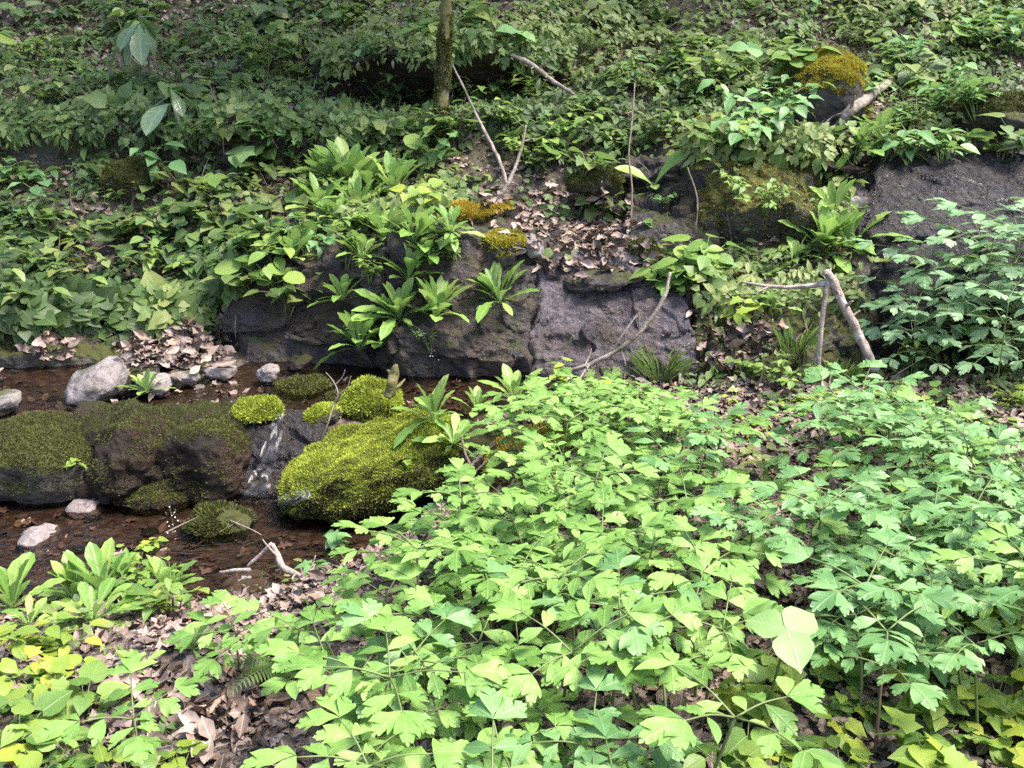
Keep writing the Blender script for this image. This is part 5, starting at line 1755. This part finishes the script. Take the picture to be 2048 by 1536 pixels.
# --- leafy bushes and herbs of the bank, one by one
bush = [
    (1500, 285, 1.25, 'cool', 'large leafy bush with pointed leaves in front of the yellow-capped boulder', .075, .30, .26, 9, 9),
    (1560, 260, 1.0, 'cool', 'leafy bush leaning against the yellow-capped boulder', .07, .30, .2, 7, 8),
    (1450, 300, .9, 'herb', 'leafy plant trailing over the mossy rock corner', .065, .26, .2, 7, 8),
    (1470, 400, 1.0, 'herb', 'pale green small-leaved plant spilling down the mossy rock corner', .05, .2, .25, 10, 8),
    (1530, 420, .9, 'herb', 'small-leaved bush at the foot of the mossy rock corner', .05, .2, .22, 9, 8),
    (1880, 240, 1.1, 'cool', 'pointed-leaf bush on the bank directly above the wet slab', .075, .26, .28, 9, 8),
    (1800, 260, .9, 'cool', 'leafy plant between the fallen log and the wet slab', .06, .22, .2, 7, 8),
    (1950, 230, 1.0, 'cool', 'leafy plant next to the mossy stone on top of the slab', .07, .24, .22, 8, 8),
    (1960, 110, 1.0, 'cool', 'dark bush of pointed leaves in the upper corner of the bank', .075, .26, .25, 8, 8),
    (2035, 120, 1.1, 'cool', 'dense dark plant at the edge of the upper bank corner', .08, .28, .25, 8, 8),
    (1100, 290, 1.1, 'herb', 'bright leafy patch of pointed leaves below the leaning dead stick', .06, .2, .3, 12, 8),
    (1000, 260, .9, 'herb', 'yellow-green leafy herb just behind the forked pale branch', .06, .18, .22, 9, 8),
    (1160, 240, .9, 'bank_o', 'leafy dark herb beside the hanging vine', .055, .18, .24, 9, 8),
    (1220, 300, .9, 'bank_o', 'small-leaved herb overhanging the dark ledge beside the vine', .05, .16, .22, 9, 8),
    (1150, 330, .8, 'bank_o', 'small herb at the brink of the leaf-strewn ledge', .05, .16, .18, 7, 8),
    (1330, 415, .7, 'cool', 'bluish small-leaved herb under the two big upright leaves', .045, .14, .14, 8, 8),
    (850, 440, .9, 'yellow', 'yellow-green maple-leaved plant arching towards the orange moss cushion', .085, .26, .22, 7, 6),
    (690, 470, .9, 'herb', 'bushy herb with small bright leaves above the dark wall', .055, .2, .22, 10, 8),
    (800, 430, .8, 'herb', 'bright bushy herb in the midst of the bank rosettes', .055, .18, .2, 9, 8),
    (740, 560, .8, 'herb', 'small leafy herb clinging to the top of the dark wall', .05, .16, .2, 8, 8),
    (860, 700, .7, 'herb', 'small pale leafy sprigs at the foot of the dark rock face', .03, .2, .08, 5, 9),
    (120, 560, 1.1, 'bank_o', 'lush dark leafy plant overhanging the far end of the upper pool', .085, .24, .3, 10, 7),
    (190, 610, 1.0, 'herb', 'plant with long pointed leaves just above the mossy undercut', .095, .2, .22, 6, 6),
    (30, 620, 1.0, 'bank_o', 'leafy plant drooping over the undercut at the edge of the view', .085, .22, .26, 9, 7),
    (330, 540, 1.0, 'herb', 'broad-leaved plant drooping above the dead leaf pile', .08, .22, .24, 8, 6),
    (420, 560, .9, 'herb', 'leafy sprays hanging over the dark wall beside the dead leaf pile', .06, .2, .22, 8, 7),
    (250, 480, 1.0, 'bank_o', 'lush leafy plant in the middle of the shaded bank', .075, .22, .26, 10, 7),
    (60, 470, 1.0, 'bank_o', 'feathery dark plant on the shaded bank at the edge of the view', .075, .22, .28, 10, 7),
    (50, 370, 1.0, 'cool', 'broad pale-leaved plant below the undercut at the edge of the view', .10, .18, .24, 6, 6),
    (240, 175, 1.0, 'cool', 'bluish small-leaved clump above the dark hollow', .055, .16, .24, 9, 8),
    (430, 270, .9, 'cool', 'bluish sprays of pointed leaves in the dark hollow beside the sapling', .06, .16, .22, 8, 8),
    (540, 290, .9, 'cool', 'broad bluish leaves in the dark hollow beside the pale trillium', .08, .16, .2, 6, 6),
    (770, 225, 1.2, 'bank_o', 'leafy plant rising in front of the dark hollow beside the trunk', .065, .26, .24, 9, 8),
    (965, 222, 1.1, 'herb', 'leafy plant rising in front of the dark hollow behind the trunk', .06, .24, .22, 9, 8),
    (1070, 215, 1.1, 'bank_o', 'leafy plant at the dark end of the hollow under the dead stick', .06, .22, .22, 8, 8),
    (850, 300, 1.0, 'herb', 'leafy plant covering the roots of the slender tree', .06, .22, .2, 8, 8),
    (915, 300, 1.1, 'bank_o', 'leafy plant close beside the foot of the slender tree', .06, .24, .22, 8, 8),
    (590, 330, 1.0, 'cool', 'leafy plant drooping into the dark hollow before the upper rosettes', .065, .2, .22, 8, 8),
    (1060, 330, 1.0, 'herb', 'bright leafy plant between the forked pale branch and the vine', .055, .2, .24, 10, 8),
    (1320, 290, 1.1, 'bank_o', 'leafy plant overhanging the dark wet recess', .06, .22, .26, 10, 8),
    (1400, 210, 1.2, 'bank_o', 'tall leafy plant between the vine and the large leafy bush', .065, .3, .24, 9, 9),
    (1800, 150, 1.1, 'cool', 'leafy plant at the upper end of the fallen log', .07, .24, .24, 8, 8),
    (1720, 100, 1.0, 'bank_o', 'leafy plant just above the yellow-capped boulder', .06, .22, .24, 9, 8),
    (100, 220, 1.1, 'bank_o', 'leafy plant on the brink of the undercut by the side edge', .065, .24, .28, 10, 8),
    (520, 150, 1.2, 'herb', 'tall leafy plant with yellowish leaves beside the taller sapling', .07, .3, .24, 9, 8),
    (650, 180, 1.0, 'bank_o', 'dense leafy herb just before the dark hollow and its fern', .06, .2, .28, 11, 8),
    (1290, 190, .9, 'bank_o', 'leafy herb where the hanging vine begins', .06, .18, .24, 9, 8),
    (1360, 140, 1.0, 'bank_o', 'tall stalk covered with hanging heart-shaped leaves on the upper bank', .07, .3, .12, 5, 12),
    (1490, 660, .8, 'yellow', 'yellow-green sprig on a slender stalk beside the broken pale branch', .09, .26, .14, 4, 6),
    (1120, 790, .8, 'yellow', 'yellow-green young plant at the foot of the curved bare branch', .075, .2, .12, 5, 6),
    (1200, 800, .8, 'yellow', 'small yellow-green plant in front of the wet cracked rock', .07, .16, .12, 5, 6),
    (1560, 770, .9, 'herb', 'small-leaved green plant beside the bright grass tuft', .055, .16, .22, 9, 8),
    (1800, 730, 1.1, 'herb', 'leafy green undergrowth plant behind the lower end of the broken branch', .07, .22, .26, 9, 7),
    (1900, 720, 1.1, 'herb', 'leafy plant with heart-shaped leaves under the tall feathery plants', .08, .24, .26, 8, 7),
    (2010, 740, 1.1, 'herb', 'yellowish leafy plant at the edge under the tall feathery plants', .08, .24, .24, 8, 7),
    (290, 1110, .6, 'yellow', 'small pale yellow-green plant standing in the lower pool margin', .06, .14, .1, 4, 6),
    (350, 1230, .8, 'herb', 'bright leafy herb between the rosettes of the pool bank', .06, .2, .18, 8, 7),
    (270, 1190, .8, 'herb', 'leafy herb behind the big long-leaved rosette', .055, .2, .18, 8, 7),
    (60, 1320, .9, 'yellow', 'yellowish leafy herb below the tall upright rosette', .06, .12, .16, 8, 6),
    (680, 1105, .6, 'cool', 'small plant with a few broad leaves at the brink of the lower pool', .10, .2, .08, 3, 4),
    (650, 1150, .6, 'cool', 'single bluish broad-leaved plant beside the pale crooked twig', .10, .16, .07, 3, 3),
    (1090, 985, .7, 'herb', 'bright small plant in front of the golden moss boulder', .07, .18, .14, 6, 6),
    (820, 930, .4, 'yellow', 'two yellow heart-shaped leaves hanging in front of the lime moss boulder', .10, .08, .06, 2, 2),
    (150, 930, .5, 'yellow', 'small yellow-green seedling on the olive-mossy boulder', .09, .08, .08, 3, 3),
]
for i, (x, y, s, mt, lab, L, H, W, ns, nl) in enumerate(bush):
    q, nn = hit(x, y)
    kinds = ('maple', 'heart') if 'maple' in lab or 'heart' in lab else (('ovate', 'ovate_b', 'heart') if i % 3 else ('ovate', 'ovate_b', 'maple'))
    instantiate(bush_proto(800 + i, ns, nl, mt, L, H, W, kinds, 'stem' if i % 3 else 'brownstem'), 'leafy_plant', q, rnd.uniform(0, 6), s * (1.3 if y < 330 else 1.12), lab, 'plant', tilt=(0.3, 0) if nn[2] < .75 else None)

# --- feathery lobed-leaf plants (the crowd on the near bank)
PH = (.16, .2, .24, .28, .3)
protos = {h: [cohosh_proto(int(h * 100) * 10 + s, 'cohosh', h, .088, (3, 4), 1.0, 1 + (s == 1)) for s in range(3)] for h in PH}
protos_cool = {h: [cohosh_proto(int(h * 100) * 10 + 5 + s, 'cool', h, .088, (3, 4), 1.05, 1 + s) for s in range(2)] for h in PH}
P_COH = [(600, 1350), (600, 1270), (680, 1210), (740, 1200), (800, 1110), (900, 1010), (985, 985), (1050, 860), (1080, 800), (1200, 790), (1340, 800), (1450, 860), (1500, 960), (1640, 960), (1650, 810), (1740, 780), (1930, 850),
         (2048, 940), (2300, 1000), (2300, 1230), (1960, 1290), (1780, 1310), (1680, 1230), (1470, 1260), (1400, 1330), (1390, 1420), (1430, 1560), (1400, 1700), (640, 1700), (670, 1500), (690, 1400)]
P_GAPS = [[(1440, 1050), (1710, 1050), (1710, 1260), (1450, 1260)], [(1250, 1270), (1460, 1260), (1460, 1390), (1270, 1390)], [(1430, 835), (1660, 830), (1670, 1010), (1450, 1010)],
          [(1420, 1150), (1700, 1150), (1720, 1520), (1420, 1520)], [(560, 1370), (700, 1330), (700, 1420), (580, 1450)], [(1700, 880), (1990, 960), (2048, 1010), (1900, 1010)], [(700, 1060), (840, 1090), (760, 1140)]]
spots = []
tries = 0
while len(spots) < 225 and tries < 22000:
    tries += 1
    x, y = rnd.uniform(-0.9, 3.2), rnd.uniform(1.5, 4.5)
    q, nn = drop(x, y, 1.2)
    hgt = rnd.choice(PH)
    px, py, dep = project(q + np.array([0, 0, hgt]))
    if not inpoly([px], [py], P_COH)[0] or any(inpoly([px], [py], g)[0] for g in P_GAPS):
        continue
    if px > 1500 and rnd.random() < .5:
        continue
    if any((x - a) ** 2 + (y - b) ** 2 < 0.124 ** 2 for a, b, *_ in spots):
        continue
    spots.append((x, y, float(px), float(py), hgt))
named = []
for i, (x, y, px, py, hgt) in enumerate(spots):
    cool = rnd.random() < min(.7, max(.06, (px - 1150) / 900))
    pr = rnd.choice((protos_cool if cool else protos)[hgt])
    q, nn = drop(x, y, 1.2)
    o = instantiate(pr, 'lobed_leaf_plant', q, rnd.uniform(0, 6.28), rnd.uniform(.9, 1.12), '', 'plant', 'lobed-leaf plants crowding the near bank', tilt=(0.14 + rnd.uniform(-.12, .12), rnd.uniform(-.15, .15)))
    named.append((o, 'cool green lobed-leaf plant' if cool else 'bright lobed-leaf plant', px, py))
name_by_landmark(named)

# the tall feathery plants against the slab, and single ones apart from the crowd
tall = [cohosh_proto(90 + s, 'palecool', .62, .14, (4, 5), 1.45, 3) for s in range(4)]
for i, (x, y, s, lab) in enumerate(((1850, 740, .92, 'tall feathery plant with pale leaves reaching over the wet slab'), (1950, 750, 1.05, 'tallest feathery plant in front of the wet slab'),
                                    (2040, 745, 1.1, 'tall feathery plant cut by the edge of the view before the slab'), (2180, 745, 1.1, 'tall feathery plant at the far end of the row before the slab'),
                                    (1915, 700, .95, 'feathery plant growing close against the lower wet rock'), (2000, 700, 1.0, 'feathery plant behind the tallest one before the slab'),
                                    (1990, 790, .75, 'shorter feathery plant at the foot of the tall ones'), (1820, 770, .6, 'low feathery plant beside the lower end of the broken branch'))):
    q, nn = hit(min(x, 2040), y)
    if x > 2040:
        q, nn = drop(q[0] + .3, q[1])
    instantiate(tall[i % 4], 'feathery_plant', q, rnd.uniform(0, 6.28), s, lab, 'plant')
for i, (x, y, s, lab) in enumerate(((250, 1425, .95, 'single lobed-leaf plant on the litter beside the fallen grey stick'), (470, 1262, .85, 'lobed-leaf plant reaching over the half hidden grey stone'),
                                    (590, 1235, .9, 'lobed-leaf plant directly in front of the reddish-grey stone'), (900, 1010, .8, 'lobed-leaf plant at the tip of the bank below the leaning twigs'))):
    q, nn = base_for_top(x, y, .16 if i != 3 else .2)
    instantiate(protos[.16][i % 3] if i != 3 else protos[.2][0], 'lobed_leaf_plant', q, rnd.uniform(0, 6.28), s, lab, 'plant')

# --- small heart-leaved and ovate herbs, plant by plant, on the near bank and between the rocks
herbp = [bush_proto(1200 + s, rnd.choice([2, 3, 4]), rnd.choice([2, 3]), ['herb', 'yellow', 'herb', 'cohosh', 'herb', 'yellow'][s % 6], rnd.uniform(.055, .085), rnd.uniform(.06, .13), .09,
                    [('heart', 'heart_b'), ('ovate', 'ovate_b'), ('maple', 'heart'), ('heart',), ('ovate', 'round')][s % 5]) for s in range(14)]
HZ = [([(1380, 1330), (1640, 1300), (2150, 1330), (2150, 1640), (1400, 1640)], 52, 'small broad-leaved herb in the mixed patch below the pale trillium', 'herbs below the trillium', .95),
      ([(-60, 1330), (200, 1370), (330, 1480), (420, 1540), (300, 1640), (-60, 1640)], 30, 'small yellow-green herb on the litter by the fallen grey stick', 'herbs by the grey stick', .8),
      ([(1440, 800), (1700, 790), (2120, 780), (2120, 900), (1700, 830), (1480, 900)], 34, 'small herb in the sunlit litter beyond the bright patch', 'herbs in the sunlit litter', .75),
      ([(1700, 1250), (2100, 1180), (2120, 1330), (1760, 1340)], 14, 'small herb among the darker lobed-leaf plants', 'herbs among the darker plants', 1.0)]
named = []
for poly, num, lab, grp, sc in HZ:
    xs = [p[0] for p in poly]; ys = [p[1] for p in poly]
    c = 0
    while c < num:
        x, y = rnd.uniform(min(xs), max(xs)), rnd.uniform(min(ys), max(ys))
        if not inpoly([x], [y], poly)[0]:
            continue
        c += 1
        q, nn = hit(x, y)
        o = instantiate(rnd.choice(herbp), 'broad_leaved_herb', q, rnd.uniform(0, 6.28), sc * rnd.uniform(.75, 1.2), lab, 'herb', grp, tilt=(0.15, rnd.uniform(-.1, .1)))
        named.append((o, 'small broad-leaved herb', x, y))

name_by_landmark(named)

# --- small white flower sprays
for x, y, lab in ((345, 1085, 'thin spray of tiny white flowers in front of the dark mossy stone in the pool'), (865, 755, 'slender stalk of tiny white flowers before the dark rock face')):
    q, nn = hit(x, y)
    root = tag(empty('flower_spray', q), lab, 'flower')
    link('stem', stem_mesh([([(0, 0, -.02), (.01, 0, .08), (.0, .01, .16)], .0018, .001)], 'brownstem', 4), root)
    r = np.random.default_rng(x); b = Batch(); n = 16
    t = r.random(n)
    pos = np.stack([r.normal(0, .018, n), r.normal(0, .018, n), .05 + .12 * t], 1)
    b.add('round', pos, r.normal(size=(n, 3)), r.normal(size=(n, 3)) + [0, -.4, .6], r.uniform(.005, .008, n), r.random(n))
    c = link('blossoms', b.mesh('blossoms', M['flower']), root); c['kind'] = 'stuff'

# --- fallen leaves that can be told apart, one by one
DZ = [([(250, 1340), (560, 1350), (520, 1500), (150, 1530)], 60, 'dry pinkish-brown fallen leaf on the bare litter patch beside the grey stick', 'fallen leaves by the grey stick'),
      ([(1500, 1080), (1670, 1080), (1670, 1230), (1500, 1230)], 26, 'dry pale fallen leaf in the litter gap behind the trillium', 'fallen leaves behind the trillium'),
      ([(1270, 1290), (1450, 1290), (1450, 1400), (1270, 1400)], 22, 'dry brown fallen leaf in the dark litter gap before the trillium', 'fallen leaves before the trillium'),
      ([(1500, 820), (1700, 830), (2048, 820), (2048, 960), (1800, 930), (1540, 960)], 60, 'dry fallen leaf in the sunlit litter strip', 'fallen leaves in the sunlit strip'),
      (P_PILE, 40, 'curled dry leaf in the heap at the foot of the mossy wall', 'leaves of the dry heap'),
      (P_DEBRIS, 40, 'dry pinkish leaf lying on the rock ledge above the crack', 'leaves on the rock ledge'),
      ([(1450, 1340), (2048, 1330), (2048, 1530), (1450, 1530)], 30, 'dry fallen leaf under the mixed herbs', 'fallen leaves under the herbs')]
for poly, num, lab, grp in DZ:
    xs = [p[0] for p in poly]; ys = [p[1] for p in poly]
    c = 0
    while c < num:
        x, y = rnd.uniform(min(xs), max(xs)), rnd.uniform(min(ys), max(ys))
        if not inpoly([x], [y], poly)[0]:
            continue
        c += 1
        q, nn = hit(x, y)
        a = rnd.uniform(0, 6.28)
        k = rnd.choice(['oak', 'beech', 'curl', 'rolled', 'rolled'])
        o = link('fallen_leaf', leaf_me(k, 'dead_o'), mat4=lm(q + nn * .022, (math.cos(a), math.sin(a), rnd.uniform(-.2, .2)), nn + np.array([rnd.gauss(0, .35), rnd.gauss(0, .35), rnd.gauss(0, .2)]), rnd.uniform(.05, .09)))
        tag(o, lab, 'leaf', grp)

# --- more single herbs on the shaded bank
bankp = [bush_proto(1500 + s, rnd.choice([3, 4, 5]), rnd.choice([3, 4]), ['bank_o', 'cool', 'bank_o', 'herb'][s % 4], rnd.uniform(.055, .085), rnd.uniform(.08, .18), .11,
                    [('heart', 'heart_b'), ('ovate', 'ovate_b'), ('maple', 'heart'), ('ovate', 'round')][s % 4]) for s in range(12)]
BZ = [((470, 488, 700, 530), 12, 'small leafy herb hanging over the top of the dark mossy wall', 'herbs on the rock wall'), ((840, 505, 940, 525), 2, 'small leafy herb on the brink of the dark rock face', 'herbs on the rock wall'),
      ((1320, 540, 1420, 580), 5, 'small leafy herb at the end of the cracked rock face', 'herbs on the rock wall'), ((480, 560, 700, 690), 5, 'small herb rooted in the face of the dark wall', 'herbs on the rock wall'),
      ((1690, 285, 2060, 325), 14, 'small leafy herb hanging over the top of the wet slab', 'herbs above the slab'), ((1080, 400, 1240, 440), 2, 'small leafy herb on the leaf-strewn ledge', 'herbs on the ledge'),
      ((-100, 20, 640, 225), 46, 'small leafy herb on the upper bank around the saplings', 'herbs around the saplings'),
      ((640, -20, 1250, 110), 30, 'small leafy herb on the slope behind the slender tree', 'herbs behind the slender tree'),
      ((1250, -10, 2080, 200), 48, 'small leafy herb on the upper bank around the yellow-capped boulder', 'herbs around the yellow-capped boulder'),
      ((-100, 340, 620, 520), 44, 'small leafy herb on the shaded bank above the upper pool', 'herbs above the upper pool'),
      ((700, 270, 1250, 350), 16, 'small leafy herb at the foot of the slender tree', 'herbs at the foot of the slender tree')]
named = []
for (x0, y0, x1, y1), num, lab, grp in BZ:
    for k in range(num):
        x, y = rnd.uniform(x0, x1), rnd.uniform(y0, y1)
        q, nn = hit(x, y)
        o = instantiate(rnd.choice(bankp), 'bank_herb', q, rnd.uniform(0, 6.28), rnd.choice([.9, 1.1, 1.3, 1.5, 1.7]), lab, 'herb', grp, tilt=(.3, 0))
        named.append((o, 'small bank herb', x, y))

name_by_landmark(named)

# --- unseen trees added up the slope to shape the light; their crowns shade the upper bank and stand mirrored in the pools
for k, (x, y, cx, cy_, cz, rad, lab) in enumerate(((-3.6, 11.0, -2.2, 8.4, 6.8, 2.0, 'unseen tree added to shade the darker side of the bank'), (-0.2, 11.2, 1.2, 8.3, 7.2, 2.1, 'unseen tree added above the slender tree to shade the bank'),
                                                   (4.6, 11.6, 4.6, 9.0, 8.0, 1.7, 'unseen tree added above the wet slab for shade'))):
    g, _ = drop(x, y, 20)
    root = tag(empty('added_shade_tree', g), lab, 'tree')
    pth = curve_pts([(0, 0, -.3), (.05, -.05, 2.0), (cx - x, cy_ - y, cz - g[2] + rad * .6)], 8)
    V, T = tube_arrays(pth, np.linspace(.16, .03, len(pth)), 10, k, .15)
    tr_ = link('trunk', mesh_tris('trunk', V, T, None, M['bark'], None, True), root)
    r = np.random.default_rng(60 + k)
    b = Batch()
    c0 = np.array([cx - x, cy_ - y, cz - g[2]])
    for j in range(26):
        d = r.normal(size=3); d /= np.linalg.norm(d)
        cc = c0 + d * rad * r.uniform(.35, .95) * np.array([1, 1, .65])
        pp = curve_pts([pth[int(len(pth) * .6)], (pth[int(len(pth) * .6)] + cc) / 2 + [0, 0, .2], cc], 4)
        V, T = tube_arrays(pp, np.linspace(.035, .008, len(pp)), 5)
        link('limb', mesh_tris('limb', V, T, None, M['bark'], None, True), tr_)
        n = 120
        b.add('l4', cc + r.normal(size=(n, 3)) * rad * .22, r.normal(size=(n, 3)) - [0, 0, .4], r.normal(size=(n, 3)) * .6 + [0, 0, 1], r.uniform(.10, .17, n), r.random(n))
    c = link('crown', b.mesh('crown', M['canopy']), root)
    c['kind'] = 'stuff'
